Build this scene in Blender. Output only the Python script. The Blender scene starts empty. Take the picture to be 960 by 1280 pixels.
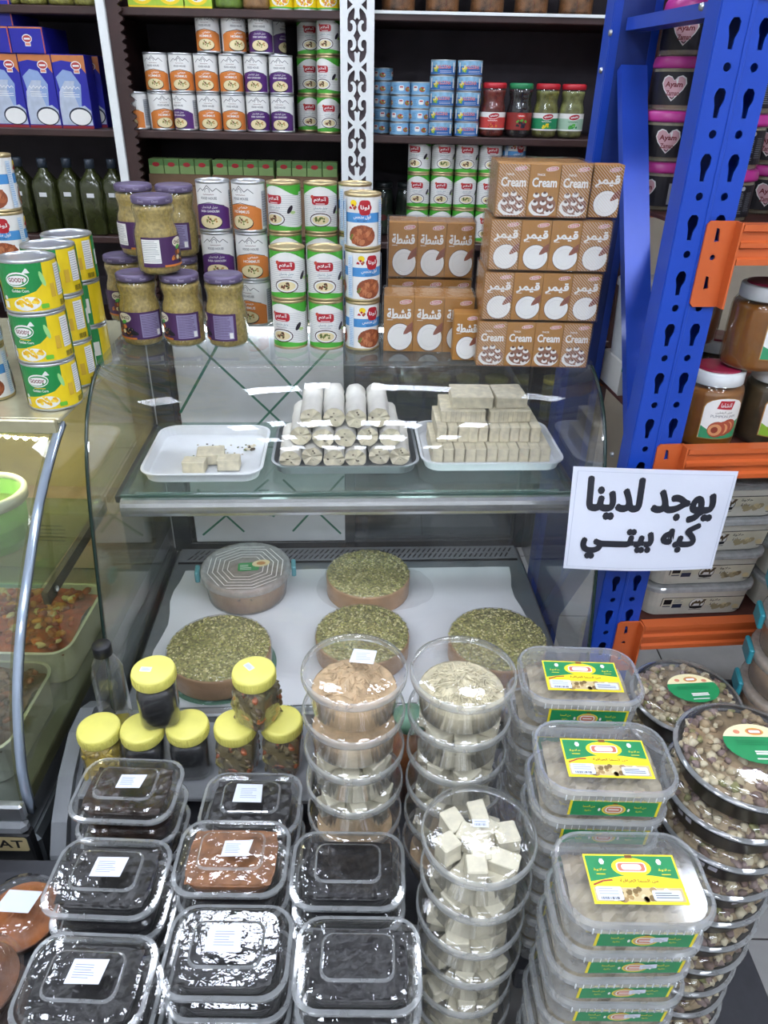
import bpy, bmesh, math, random
from mathutils import Vector, Matrix
random.seed(11)
PI = math.pi
SC = bpy.context.scene
COL = SC.collection

# ------------------------------------------------------------------ camera
CAM_Z, FPX, PITCH, ROLL = 1.70, 924.0, math.radians(30), math.radians(1.2)
_f = Vector((0, math.cos(PITCH), -math.sin(PITCH)))
_u0 = Vector((0, math.sin(PITCH), math.cos(PITCH)))
_x0 = Vector((1, 0, 0))
_r = _x0 * math.cos(ROLL) + _u0 * math.sin(ROLL)
_u = _u0 * math.cos(ROLL) - _x0 * math.sin(ROLL)
cam_d = bpy.data.cameras.new('camera')
cam_d.sensor_fit = 'VERTICAL'; cam_d.sensor_height = 36; cam_d.lens = 36 * FPX / 1280
cam_d.clip_start = 0.02
cam = bpy.data.objects.new('camera', cam_d); COL.objects.link(cam)
m = Matrix((_r, _u, -_f)).transposed().to_4x4(); m.translation = (0, 0, CAM_Z)
cam.matrix_world = m
SC.camera = cam

def ray(px, py):
    return _f + _r * ((px - 480) / FPX) - _u * ((py - 640) / FPX)
def pz(px, py, z):            # point of the horizontal plane z seen at a pixel of the photograph
    d = ray(px, py); k = (z - CAM_Z) / d.z
    return Vector((d.x * k, d.y * k, z))
def pyy(px, py, y):           # point of the vertical plane y
    d = ray(px, py); k = y / d.y
    return Vector((d.x * k, y, CAM_Z + d.z * k))

# ------------------------------------------------------------------ world, lamps, exposure
w = bpy.data.worlds.new('world'); SC.world = w; w.use_nodes = True
w.node_tree.nodes['Background'].inputs[0].default_value = (0.9, 0.95, 1, 1)
w.node_tree.nodes['Background'].inputs[1].default_value = 0.25
SC.view_settings.view_transform = 'Standard'
SC.view_settings.look = 'None'
SC.view_settings.gamma = 1
SC.view_settings.use_curve_mapping = False
SC.view_settings.exposure = 0.0
SC.cycles.use_denoising = True
SC.cycles.max_bounces = 10
SC.cycles.diffuse_bounces = 2
SC.cycles.glossy_bounces = 3
SC.cycles.transmission_bounces = 4
SC.cycles.transparent_max_bounces = 22
SC.cycles.caustics_reflective = False
SC.cycles.caustics_refractive = False
SC.cycles.sample_clamp_indirect = 4
SC.cycles.use_adaptive_sampling = True
SC.cycles.adaptive_threshold = .02
LAMP_POWER = 34.5

# ------------------------------------------------------------------ materials
def lin(h):
    h = h.lstrip('#')
    c = [int(h[i:i + 2], 16) / 255 for i in (0, 2, 4)]
    return tuple((x / 12.92 if x <= .04045 else ((x + .055) / 1.055) ** 2.4) for x in c) + (1,)
MATS = {}
def mat(h, rough=.5, metal=0, var=.06, scale=40, bump=0, spec=.5, emit=0, coat=0, key=None):
    k = key or (h, rough, metal, var, scale, bump, spec, emit, coat)
    if k in MATS: return MATS[k]
    mt = bpy.data.materials.new('paint_' + h.strip('#')); mt.use_nodes = True
    nt = mt.node_tree; b = nt.nodes['Principled BSDF']
    c = lin(h)
    b.inputs['Base Color'].default_value = c
    b.inputs['Roughness'].default_value = rough
    b.inputs['Metallic'].default_value = metal
    b.inputs['Specular IOR Level'].default_value = spec
    b.inputs['Coat Weight'].default_value = coat
    if emit:
        b.inputs['Emission Color'].default_value = c; b.inputs['Emission Strength'].default_value = emit
    if var or bump:
        tc = nt.nodes.new('ShaderNodeTexCoord')
        no = nt.nodes.new('ShaderNodeTexNoise'); no.inputs['Scale'].default_value = scale; no.inputs['Detail'].default_value = 4
        nt.links.new(tc.outputs['Object'], no.inputs['Vector'])
        if var:
            r = nt.nodes.new('ShaderNodeMixRGB'); r.blend_type = 'MULTIPLY'; r.inputs[0].default_value = 1
            mr = nt.nodes.new('ShaderNodeMapRange'); mr.inputs[1].default_value = .25; mr.inputs[2].default_value = .75
            mr.inputs[3].default_value = 1 - var * 1.6; mr.inputs[4].default_value = 1 + var * .8
            nt.links.new(no.outputs['Fac'], mr.inputs[0])
            r.inputs[1].default_value = c
            nt.links.new(mr.outputs[0], r.inputs[2]); nt.links.new(r.outputs[0], b.inputs['Base Color'])
        if bump:
            bp = nt.nodes.new('ShaderNodeBump'); bp.inputs['Strength'].default_value = bump; bp.inputs['Distance'].default_value = .004
            nt.links.new(no.outputs['Fac'], bp.inputs['Height']); nt.links.new(bp.outputs[0], b.inputs['Normal'])
    MATS[k] = mt
    return mt
def clear(name, tint='#ffffff', haze=.04, hazecol='#e8eef0', refl=.06, edge=.75, rough=.05, bump=0, bscale=60, power=4):
    """thin clear sheet: transparent + Schlick-like gloss + a little milky scatter"""
    if name in MATS: return MATS[name]
    mt = bpy.data.materials.new(name); mt.use_nodes = True
    nt = mt.node_tree; nt.nodes.remove(nt.nodes['Principled BSDF']); out = nt.nodes['Material Output']
    N = nt.nodes.new; L = nt.links.new
    tr = N('ShaderNodeBsdfTransparent'); tr.inputs[0].default_value = lin(tint)
    df = N('ShaderNodeBsdfDiffuse'); df.inputs[0].default_value = lin(hazecol)
    tl = N('ShaderNodeBsdfTranslucent'); tl.inputs[0].default_value = lin(hazecol)
    dm = N('ShaderNodeMixShader'); dm.inputs[0].default_value = .45; L(df.outputs[0], dm.inputs[1]); L(tl.outputs[0], dm.inputs[2])
    m1 = N('ShaderNodeMixShader'); L(tr.outputs[0], m1.inputs[1]); L(dm.outputs[0], m1.inputs[2])
    tc = N('ShaderNodeTexCoord'); no = N('ShaderNodeTexNoise'); no.inputs['Scale'].default_value = bscale; no.inputs['Detail'].default_value = 3
    L(tc.outputs['Object'], no.inputs['Vector'])
    mr = N('ShaderNodeMapRange'); mr.inputs[3].default_value = haze * .6; mr.inputs[4].default_value = haze * 1.4
    L(no.outputs['Fac'], mr.inputs[0]); L(mr.outputs[0], m1.inputs[0])
    gl = N('ShaderNodeBsdfGlossy'); gl.inputs['Roughness'].default_value = rough; gl.inputs[0].default_value = (1, 1, 1, 1)
    lw = N('ShaderNodeLayerWeight'); lw.inputs[0].default_value = .5
    pw = N('ShaderNodeMath'); pw.operation = 'POWER'; pw.inputs[1].default_value = power; L(lw.outputs['Facing'], pw.inputs[0])
    ml = N('ShaderNodeMath'); ml.operation = 'MULTIPLY_ADD'; ml.inputs[1].default_value = edge; ml.inputs[2].default_value = refl
    L(pw.outputs[0], ml.inputs[0])
    m2 = N('ShaderNodeMixShader'); L(ml.outputs[0], m2.inputs[0]); L(m1.outputs[0], m2.inputs[1]); L(gl.outputs[0], m2.inputs[2])
    if bump:
        bp = N('ShaderNodeBump'); bp.inputs['Strength'].default_value = bump; bp.inputs['Distance'].default_value = .003
        L(no.outputs['Fac'], bp.inputs['Height']); L(bp.outputs[0], gl.inputs['Normal'])
    L(m2.outputs[0], out.inputs['Surface'])
    MATS[name] = mt
    return mt

# ------------------------------------------------------------------ mesh building
class MB:
    def __init__(s): s.v = []; s.f = []; s.fm = []; s.sm = []; s.mats = []
    def mi(s, mt):
        if mt not in s.mats: s.mats.append(mt)
        return s.mats.index(mt)
    def add(s, vs, fs, mt, smooth=False, T=None):
        o = len(s.v); i = s.mi(mt)
        if T: vs = [T(Vector(p)) for p in vs]
        s.v += [tuple(p) for p in vs]
        for f in fs: s.f.append(tuple(o + k for k in f)); s.fm.append(i); s.sm.append(smooth)
        return s
    def lathe(s, prof, mt, n=32, c=(0, 0), smooth=True, cap0=False, cap1=False, T=None):
        vs = []; fs = []; k = len(prof)
        for j in range(n):
            a = 2 * PI * j / n; ca, sa = math.cos(a), math.sin(a)
            for r, z in prof: vs.append((c[0] + r * ca, c[1] + r * sa, z))
        for j in range(n):
            j2 = (j + 1) % n
            for i in range(k - 1): fs.append((j * k + i, j2 * k + i, j2 * k + i + 1, j * k + i + 1))
        if cap0: fs.append(tuple(j * k for j in range(n))[::-1])
        if cap1: fs.append(tuple(j * k + k - 1 for j in range(n)))
        return s.add(vs, fs, mt, smooth, T)
    def rr(s, secs, mt, seg=4, cap0=True, cap1=True, c=(0, 0), smooth=False, T=None):
        """loft of rounded rectangles: (width, depth, corner radius, z[, dx, dy])"""
        vs = []; fs = []; n = 4 * (seg + 1)
        for q in secs:
            W, D, R, z = q[:4]; dx, dy = (q[4], q[5]) if len(q) > 4 else (0, 0)
            R = min(R, W / 2 - 1e-5, D / 2 - 1e-5)
            for ci, (sx, sy) in enumerate(((1, 1), (-1, 1), (-1, -1), (1, -1))):
                for j in range(seg + 1):
                    a = ci * PI / 2 + j / seg * PI / 2 if seg else ci * PI / 2 + PI / 4
                    vs.append((c[0] + dx + sx * (W / 2 - R) + R * math.cos(a), c[1] + dy + sy * (D / 2 - R) + R * math.sin(a), z))
        for k in range(len(secs) - 1):
            for j in range(n):
                j2 = (j + 1) % n
                fs.append((k * n + j, k * n + j2, (k + 1) * n + j2, (k + 1) * n + j))
        if cap0: fs.append(tuple(range(n))[::-1])
        if cap1: fs.append(tuple((len(secs) - 1) * n + j for j in range(n)))
        return s.add(vs, fs, mt, smooth, T)
    def box(s, x0, y0, z0, x1, y1, z1, mt, b=.002, T=None):
        W, D = x1 - x0, y1 - y0; b = min(b, W / 3, D / 3, (z1 - z0) / 3)
        c = ((x0 + x1) / 2, (y0 + y1) / 2)
        return s.rr([(W - 2 * b, D - 2 * b, b * .3, z0), (W, D, b, z0 + b), (W, D, b, z1 - b), (W - 2 * b, D - 2 * b, b * .3, z1)], mt, 1, True, True, c, False, T)
    def tube(s, pts, r, mt, n=8, smooth=True, caps=True, T=None):
        pts = [Vector(p) for p in pts]; vs = []; fs = []; k = len(pts)
        for i, p in enumerate(pts):
            t = (pts[min(i + 1, k - 1)] - pts[max(i - 1, 0)]).normalized()
            a = t.cross(Vector((0, 0, 1)))
            if a.length < .05: a = t.cross(Vector((0, 1, 0)))
            a.normalize(); b = t.cross(a)
            rr = r[i] if isinstance(r, (list, tuple)) else r
            for j in range(n):
                g = 2 * PI * j / n; vs.append(p + (a * math.cos(g) + b * math.sin(g)) * rr)
        for i in range(k - 1):
            for j in range(n):
                j2 = (j + 1) % n; fs.append((i * n + j, i * n + j2, (i + 1) * n + j2, (i + 1) * n + j))
        if caps: fs.append(tuple(range(n))[::-1]); fs.append(tuple((k - 1) * n + j for j in range(n)))
        return s.add(vs, fs, mt, smooth, T)
    def blob(s, c, r, mt, rot=None, jit=.15, n=6, m_=4, smooth=True):
        """lumpy ellipsoid with radii r"""
        R = rot or Matrix.Identity(3); vs = []; fs = []; c = Vector(c)
        def P(th, ph):
            q = Vector((r[0] * math.sin(th) * math.cos(ph), r[1] * math.sin(th) * math.sin(ph), r[2] * math.cos(th)))
            return c + R @ (q * (1 + random.uniform(-jit, jit)))
        vs.append(P(0, 0))
        for i in range(1, m_):
            for j in range(n): vs.append(P(PI * i / m_, 2 * PI * j / n))
        vs.append(P(PI, 0)); e = len(vs) - 1
        for j in range(n):
            j2 = (j + 1) % n
            fs.append((0, 1 + j, 1 + j2)); fs.append((e, e - n + j2, e - n + j))
            for i in range(m_ - 2): fs.append((1 + i * n + j, 1 + (i + 1) * n + j, 1 + (i + 1) * n + j2, 1 + i * n + j2))
        return s.add(vs, fs, mt, smooth)
    def sheet(s, pts_rows, mt, smooth=True, T=None):
        nr, nc = len(pts_rows), len(pts_rows[0])
        vs = [p for r in pts_rows for p in r]
        fs = [(i * nc + j, i * nc + j + 1, (i + 1) * nc + j + 1, (i + 1) * nc + j) for i in range(nr - 1) for j in range(nc - 1)]
        return s.add(vs, fs, mt, smooth, T)
    def prism(s, poly, t, mt, fn):
        """flat polygon (u,v) given thickness t through fn(u,v,h)"""
        n = len(poly)
        vs = [fn(a, b, 0) for a, b in poly] + [fn(a, b, t) for a, b in poly]
        fs = [tuple(range(n))[::-1], tuple(range(n, 2 * n))] + [(i, (i + 1) % n, n + (i + 1) % n, n + i) for i in range(n)]
        return s.add(vs, fs, mt)
    def plate(s, outer, holes, t, mt, fn):
        """plate with real cut-outs: 2D curve filled by Blender"""
        cu = bpy.data.curves.new('tmp', 'CURVE'); cu.dimensions = '2D'; cu.fill_mode = 'BOTH'; cu.extrude = t / 2
        for pl in [outer] + holes:
            sp = cu.splines.new('POLY'); sp.points.add(len(pl) - 1); sp.use_cyclic_u = True
            for q, (a, b) in zip(sp.points, pl): q.co = (a, b, 0, 1)
        vs, fs = _curve_mesh(cu)
        return s.add([fn(p[0], p[1], p[2] + t / 2) for p in vs], fs, mt)
    def mesh(s, name='part'):
        me = bpy.data.meshes.new(name); me.from_pydata(s.v, [], s.f)
        for mt in s.mats: me.materials.append(mt)
        me.polygons.foreach_set('material_index', s.fm)
        me.polygons.foreach_set('use_smooth', s.sm)
        bm = bmesh.new(); bm.from_mesh(me); bmesh.ops.recalc_face_normals(bm, faces=bm.faces); bm.to_mesh(me); bm.free()
        me.update(); return me
def _curve_mesh(cu):
    o = bpy.data.objects.new('tmp', cu); COL.objects.link(o)
    dg = bpy.context.evaluated_depsgraph_get(); ev = o.evaluated_get(dg); me = ev.to_mesh()
    vs = [tuple(v.co) for v in me.vertices]; fs = [tuple(p.vertices) for p in me.polygons]
    ev.to_mesh_clear(); bpy.data.objects.remove(o); bpy.data.curves.remove(cu)
    return vs, fs

# ---- Arabic joining: plain letters -> presentation forms, right to left
_AR = {'ا': (0xFE8D, 2), 'أ': (0xFE83, 2), 'ب': (0xFE8F, 4), 'ت': (0xFE95, 4), 'ة': (0xFE93, 2), 'ج': (0xFE9D, 4), 'ح': (0xFEA1, 4),
       'خ': (0xFEA5, 4), 'د': (0xFEA9, 2), 'ذ': (0xFEAB, 2), 'ر': (0xFEAD, 2), 'ز': (0xFEAF, 2), 'س': (0xFEB1, 4), 'ش': (0xFEB5, 4),
       'ص': (0xFEB9, 4), 'ط': (0xFEC1, 4), 'ع': (0xFEC9, 4), 'ف': (0xFED1, 4), 'ق': (0xFED5, 4), 'ك': (0xFED9, 4), 'ل': (0xFEDD, 4),
       'م': (0xFEE1, 4), 'ن': (0xFEE5, 4), 'ه': (0xFEE9, 4), 'و': (0xFEED, 2), 'ي': (0xFEF1, 4), 'ى': (0xFEEF, 2)}
def ar(t):
    out = []
    for wd in t.split(' '):
        r = []
        for i, ch in enumerate(wd):
            if ch == 'ـ': r.append(ch); continue
            base, nf = _AR[ch]
            pc = wd[i - 1] if i else None; nc = wd[i + 1] if i + 1 < len(wd) else None
            pj = pc is not None and (pc == 'ـ' or _AR[pc][1] == 4)
            nj = nc is not None and nf == 4
            if ch == 'ا' and pc == 'ل':
                r.pop(); ppc = wd[i - 2] if i > 1 else None
                r.append(chr(0xFEFC if ppc and (ppc == 'ـ' or _AR[ppc][1] == 4) else 0xFEFB)); continue
            k = (3 if pj and nj else 1 if pj else 2 if nj else 0)
            r.append(chr(base + k))
        out.append(''.join(r)[::-1])
    return ' '.join(out[::-1])
_TX = {}
def text_mesh(t, bold=0, res=2):
    k = (t, bold, res)
    if k in _TX: return _TX[k]
    cu = bpy.data.curves.new('tmp', 'FONT'); cu.body = t; cu.resolution_u = res; cu.offset = bold
    vs, fs = _curve_mesh(cu)
    x0 = min(v[0] for v in vs); x1 = max(v[0] for v in vs); y0 = min(v[1] for v in vs); y1 = max(v[1] for v in vs)
    h = y1 - y0
    r = ([((v[0] - (x0 + x1) / 2) / h, (v[1] - (y0 + y1) / 2) / h) for v in vs], fs, (x1 - x0) / h)
    _TX[k] = r
    return r

FATK = 1.0
class Lab:
    """flat print built in layers, then laid on a surface by a mapper fn(u,v,h)"""
    EPS = .00006
    def __init__(s): s.bm = bmesh.new(); s.mats = []; s.k = 0
    def _f(s, pts, mt, same=False):
        if not same: s.k += 1
        if mt not in s.mats: s.mats.append(mt)
        z = s.k * s.EPS
        try:
            f = s.bm.faces.new([s.bm.verts.new((a, b, z)) for a, b in pts]); f.material_index = s.mats.index(mt)
        except ValueError: pass
        return s
    def poly(s, pts, mt, same=False): return s._f(pts, mt, same)
    def rect(s, x0, y0, x1, y1, mt, same=False): return s._f([(x0, y0), (x1, y0), (x1, y1), (x0, y1)], mt, same)
    def rrect(s, x0, y0, x1, y1, r, mt, same=False):
        pts = []
        for i, (cx, cy) in enumerate(((x1 - r, y1 - r), (x0 + r, y1 - r), (x0 + r, y0 + r), (x1 - r, y0 + r))):
            for j in range(5): a = i * PI / 2 + j * PI / 8; pts.append((cx + r * math.cos(a), cy + r * math.sin(a)))
        return s._f(pts, mt, same)
    def ell(s, cx, cy, rx, ry, mt, n=16, rot=0, same=False):
        pts = []
        for j in range(n):
            a = 2 * PI * j / n; x, y = rx * math.cos(a), ry * math.sin(a)
            pts.append((cx + x * math.cos(rot) - y * math.sin(rot), cy + x * math.sin(rot) + y * math.cos(rot)))
        return s._f(pts, mt, same)
    def line(s, pts, w, mt, same=False):
        if not same: s.k += 1
        for (a, b), (c, d) in zip(pts, pts[1:]):
            q = math.hypot(c - a, d - b) or 1; nx, ny = -(d - b) / q * w / 2, (c - a) / q * w / 2
            s._f([(a + nx, b + ny), (c + nx, d + ny), (c - nx, d - ny), (a - nx, b - ny)], mt, True)
        return s
    def fat(s, t, cx, cy, h, mt, d, width=None):
        s.k += 1
        for a, b in ((0, 0), (d, 0), (-d, 0), (0, d), (0, -d), (d * .7, d * .7), (-d * .7, d * .7), (d * .7, -d * .7), (-d * .7, -d * .7)):
            s.k += .12; s.text(t, cx + a, cy + b * FATK, h, mt, 0, width, same=True)
        s.k = math.ceil(s.k); return s
    def text(s, t, cx, cy, h, mt, bold=0, width=None, rot=0, same=False, sx=1):
        vs, fs, wd = text_mesh(t, bold)
        if not same: s.k += 1
        if mt not in s.mats: s.mats.append(mt)
        kx = h * sx
        if width: kx = width / wd
        z = s.k * s.EPS; ca, sa = math.cos(rot), math.sin(rot)
        bv = [s.bm.verts.new((cx + x * kx * ca - y * h * sa, cy + x * kx * sa + y * h * ca, z)) for x, y in vs]
        for f in fs:
            try: q = s.bm.faces.new([bv[i] for i in f]); q.material_index = s.mats.index(mt)
            except ValueError: pass
        return s
    def dots(s, cx, cy, rx, ry, n, r, mts, seed=1):
        """scatter of small ovals inside an ellipse (printed food)"""
        rg = random.Random(seed)
        for i in range(n):
            a = rg.uniform(0, 2 * PI); q = math.sqrt(rg.random())
            if i % 12 == 0: s.k += 1
            s.ell(cx + rx * q * math.cos(a), cy + ry * q * math.sin(a), r * rg.uniform(.7, 1.2), r * rg.uniform(.6, 1), rg.choice(mts), 7, rg.uniform(0, 3), True)
        return s
    def wave(s, x0, x1, y, a, w, mt, n=14, rot=0):
        """one unreadable handwritten-looking stroke"""
        L = x1 - x0; return s.line([(x0 + L * i / n, y + a * math.sin(i * 2.1) * (1 - .3 * math.cos(i)) + rot * (i / n - .5) * L) for i in range(n + 1)], w, mt)
    def lines(s, x0, y0, x1, y1, n, mt, w=.0008, seed=2):
        """rows of tiny unreadable print"""
        rg = random.Random(seed); s.k += 1
        for i in range(n):
            y = y0 + (y1 - y0) * (i + .5) / n
            s.rect(x0, y - w / 2, x0 + (x1 - x0) * rg.uniform(.7, 1), y + w / 2, mt, True)
        return s
    def bars(s, x0, y0, x1, y1, n, mt, seed=3):
        rg = random.Random(seed); s.k += 1; x = x0; st = (x1 - x0) / n
        for i in range(n):
            s.rect(x, y0, x + st * rg.uniform(.3, .75), y1, mt, True); x += st
        return s
    def mesh(s, fn, cut=None, name='label'):
        bm = s.bm
        if cut:
            us = [v.co.x for v in bm.verts]; a, b = min(us), max(us)
            k = int((b - a) / cut)
            for i in range(1, k + 1):
                u = a + (b - a) * i / (k + 1)
                bmesh.ops.bisect_plane(bm, geom=bm.verts[:] + bm.edges[:] + bm.faces[:], plane_co=(u, 0, 0), plane_no=(1, 0, 0))
        for v in bm.verts: v.co = fn(v.co.x, v.co.y, v.co.z)
        me = bpy.data.meshes.new(name); bm.to_mesh(me); bm.free()
        for mt in s.mats: me.materials.append(mt)
        return me
def cyl(R, z0=0, a0=0):
    return lambda u, v, h: Vector(((R + h) * math.sin(a0 + u / R), -(R + h) * math.cos(a0 + u / R), z0 + v))
def frontp(y, z0=0, x0=0): return lambda u, v, h: Vector((x0 + u, y - h, z0 + v))
def topp(z, x0=0, y0=0): return lambda u, v, h: Vector((x0 + u, y0 + v, z + h))

# ------------------------------------------------------------------ objects
def tag(o, label, cat, group=None, kind=None):
    if label: o['label'] = label
    if cat: o['category'] = cat
    if group: o['group'] = group
    if kind: o['kind'] = kind
    return o
def obj(name, me, parent=None, loc=None, rot=None, kind=None, label=None):
    if isinstance(me, MB): me = me.mesh(name)
    o = bpy.data.objects.new(name, me); COL.objects.link(o)
    if parent: o.parent = parent
    if loc is not None: o.location = loc
    if rot is not None: o.rotation_euler = rot
    if kind: o['kind'] = kind
    if label: o['label'] = label
    return o
def thing(name, parts, label, cat, loc=(0, 0, 0), rotz=0, group=None, rot=None):
    """an Empty at the thing's base; parts = [(name, mesh, [sub-parts], kind)]; meshes are shared between alike things"""
    e = bpy.data.objects.new(name, None); COL.objects.link(e)
    e.empty_display_size = .02
    e.location = loc; e.rotation_euler = rot if rot else (0, 0, rotz)
    tag(e, label, cat, group)
    for p in parts:
        o = obj(p[0], p[1], e)
        if len(p) > 3 and p[3]: o['kind'] = p[3]
        if len(p) > 4: o.matrix_local = p[4]
        for q in (p[2] if len(p) > 2 and p[2] else []):
            c = obj(q[0], q[1], o)
            if len(q) > 3 and q[3]: c['kind'] = q[3]
    return e
def single(name, me, label, cat, loc=(0, 0, 0), rotz=0, group=None, rot=None):
    o = obj(name, me, None, loc, rot if rot else (0, 0, rotz)); return tag(o, label, cat, group)
def struct(name, me, loc=(0, 0, 0)):
    return obj(name, me, None, loc, None, 'structure')
def spread(xs, gap, fix=None):
    """push neighbours apart until they no longer touch"""
    xs = list(xs)
    for _ in range(60):
        for i in range(len(xs) - 1):
            d = gap - (xs[i + 1] - xs[i])
            if d > 1e-6: xs[i] -= d / 2; xs[i + 1] += d / 2
    return xs
ORD = ['first', 'second', 'third', 'fourth', 'fifth', 'sixth', 'seventh', 'eighth', 'ninth', 'tenth', 'eleventh', 'twelfth', 'thirteenth', 'fourteenth']

# ================================================================== THE ROOM
M_TILE = mat('#a9a8a6', .35, var=.12, scale=9); M_GROUT = mat('#4a4644', .8)
f = MB().box(-2.7, -2.3, -.06, 2.5, 3.2, -.004, M_GROUT); FLOOR = struct('floor', f)
tile = MB().box(-.1975, -.1975, -.004, .1975, .1975, 0, M_TILE, .002).mesh('tile')
for i in range(13):
    for j in range(13):
        obj('tile', tile, FLOOR, (-2.5 + .4 * i + .07, -2.1 + .4 * j + .1, 0))
M_WALL = mat('#cfc3ae', .8, var=.08, scale=6)
struct('wall_back', MB().box(-2.7, 3.1, -.004, 2.5, 3.2, 3.05, M_WALL))
struct('wall_left', MB().box(-2.8, -2.3, -.004, -2.7, 3.1, 3.05, mat('#c9c6c0', .8)))
struct('wall_right', MB().box(2.5, -2.3, -.004, 2.6, 3.1, 3.05, mat('#c9c6c0', .8)))
struct('wall_front', MB().box(-2.7, -2.4, -.004, 2.5, -2.3, 3.05, mat('#c4c2be', .8)))
struct('ceiling', MB().box(-2.7, -2.3, 3.05, 2.5, 3.1, 3.12, mat('#dcdcda', .8)))
M_LAMP = mat('#e8f0ff', .5, var=0, emit=LAMP_POWER, key='lamp')
hous = MB().box(-.22, -.22, -.035, .22, .22, .03, mat('#e8e8e8', .5)).mesh('housing')
diff = MB().add([(x, y, z) for z in (-.045, -.0352) for x, y in ((-.2, -.14), (.2, -.14), (.2, .14), (-.2, .14))], [(0, 3, 2, 1), (4, 5, 6, 7), (0, 1, 5, 4), (1, 2, 6, 5), (2, 3, 7, 6), (3, 0, 4, 7)], M_LAMP).mesh('diffuser')
for k, (x, y) in enumerate([(x, y) for y in (1.95, .15, -.75, -1.6) for x in (-1.65, -.6, .45, 1.5)]):
    thing('ceiling_light', [('housing', hous), ('diffuser', diff)],
          '%s white ceiling light panel of the %s row from the shelves' % (['leftmost', 'inner left', 'inner right', 'rightmost'][k % 4], ORD[k // 4]), 'ceiling light', (x, y, 3.02), 0, 'ceiling light panels')

# ================================================================== DARK WOODEN WALL SHELVING
M_WOOD = mat('#3b2522', .45, var=.25, scale=14); M_WOODD = mat('#403840', .6, var=.2, scale=10); M_WHITE = mat('#e9ecea', .45, var=.03)
YS = 2.60; SH = [.28, .60, .923, 1.243, 1.563, 1.885, 2.21]
XL, XP, XF0, XF1, XR = -1.75, -.845, -.158, -.058, .80
sp = []
sp.append(('back_panel', MB().box(XL, YS + .36, .1, XR, YS + .38, 2.3, M_WOODD).mesh()))
for x0, x1 in ((XL, XP - .012), (XP + .012, (XF0 + XF1) / 2 - .012), ((XF0 + XF1) / 2 + .012, XR)):
    sb = MB().box(x0, YS, -.022, x1, YS + .358, 0, M_WOOD, .003).mesh('shelf')
    for z in SH: sp.append(('shelf', sb, None, None, Matrix.Translation((0, 0, z))))
up = MB().box(-.012, 0, .0, .012, .36, 2.3, M_WOOD).mesh('upright')
for x in (XL, XP, (XF0 + XF1) / 2, XR): sp.append(('upright', up, None, None, Matrix.Translation((x, YS, 0))))
# pierced white fretwork board in front of the middle upright
K = .100 / 475; PITCHZ = 735 * K
Lh = [(370, 775), (345, 800), (328, 790), (335, 740), (340, 690), (328, 662), (290, 690), (255, 730), (237, 790), (237, 910), (252, 938), (285, 940),
      (308, 915), (312, 880), (303, 850), (275, 835), (280, 812), (310, 805), (340, 825), (360, 870), (358, 920), (335, 965), (318, 987)]
Lf = Lh + [(x, 1974 - y) for x, y in Lh[::-1][1:]]
full = Lf + [(740 - x, y) for x, y in Lf[::-1][1:-1]]
holes = []; ztop = 2.28; outer = [(0, .9), (.1, .9), (.1, 2.28), (0, 2.28)]
kz = 0
while True:
    zc = 2.27 - .06 - kz * PITCHZ
    if zc - PITCHZ - .02 < .92: break
    holes.append([((x - 135) * K, zc - (y - 625) * K) for x, y in full])
    for s_ in (0, 1):
        tri = [(235, 565), (312, 627), (235, 690)]
        if s_: tri = [(740 - x, y) for x, y in tri]
        holes.append([((x - 135) * K, zc - (y - 625) * K) for x, y in tri])
    kz += 1
sp.append(('fretwork_board', MB().plate(outer, holes, .012, M_WHITE, lambda u, v, h: Vector((XF0 + u, YS - .012 - h, v))).mesh()))
sp.append(('middle_post', MB().box(XF0 + .006, YS - .011, .0, XF1 - .006, YS - .001, 2.29, mat('#584a4e', .6, var=.2)).mesh()))
# left post: narrow white strip and dark scalloped carving beside it
sp.append(('white_strip', MB().box(XP - .02, YS - .03, .0, XP + .006, YS - .002, 2.29, M_WHITE).mesh()))
sc_ = [(0, .9)]
for i in range(60):
    z = .9 + i * .023; sc_ += [(.034, z + .002), (.044, z + .008), (.044, z + .015), (.034, z + .021)]
sc_ += [(0, .9 + 60 * .023)]
sp.append(('carved_strip', MB().prism(sc_, .016, M_WOOD, lambda u, v, h: Vector((XP + .008 + u, YS - .004 - h, v))).mesh()))
thing('wall_shelving', sp, 'dark brown wooden wall shelving with white fretwork post at the back', 'shelving')

# ================================================================== CURVED GLASS DISPLAY CASE
CX, CY, CYAW, CW = -.58, 1.16, math.radians(3.4), 1.04
M_GLASS = clear('case_glass', '#ffffff', .012, '#dfe6ea', .03, .45, .02, 0, 9)
M_GLASSG = clear('shelf_glass', '#dcebe5', .05, '#cfe0dc', .03, .5, .04)
M_EDGE = mat('#22342f', .25); M_STEEL = mat('#b9bdc0', .28, .9, .08, 20); M_STEELD = mat('#6d7276', .35, .8, .1, 12)
M_GREY = mat('#74777b', .5, var=.05); M_DARK = mat('#25272b', .5); M_BLACKM = mat('#141518', .45)
PROF = [(0, .515), (.02, .60), (.042, .70), (.066, .80), (.09, .90), (.108, .97), (.128, 1.03), (.155, 1.085), (.19, 1.13), (.235, 1.163), (.28, 1.183), (.31, 1.19)]
def cp(lx, ly, z=0):          # case-local to world
    return Vector((CX + lx * math.cos(CYAW) - ly * math.sin(CYAW), CY + lx * math.sin(CYAW) + ly * math.cos(CYAW), z))
def c_loc(p):                 # world to case-local
    dx, dy = p[0] - CX, p[1] - CY
    return Vector((dx * math.cos(CYAW) + dy * math.sin(CYAW), -dx * math.sin(CYAW) + dy * math.cos(CYAW), p[2]))
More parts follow.
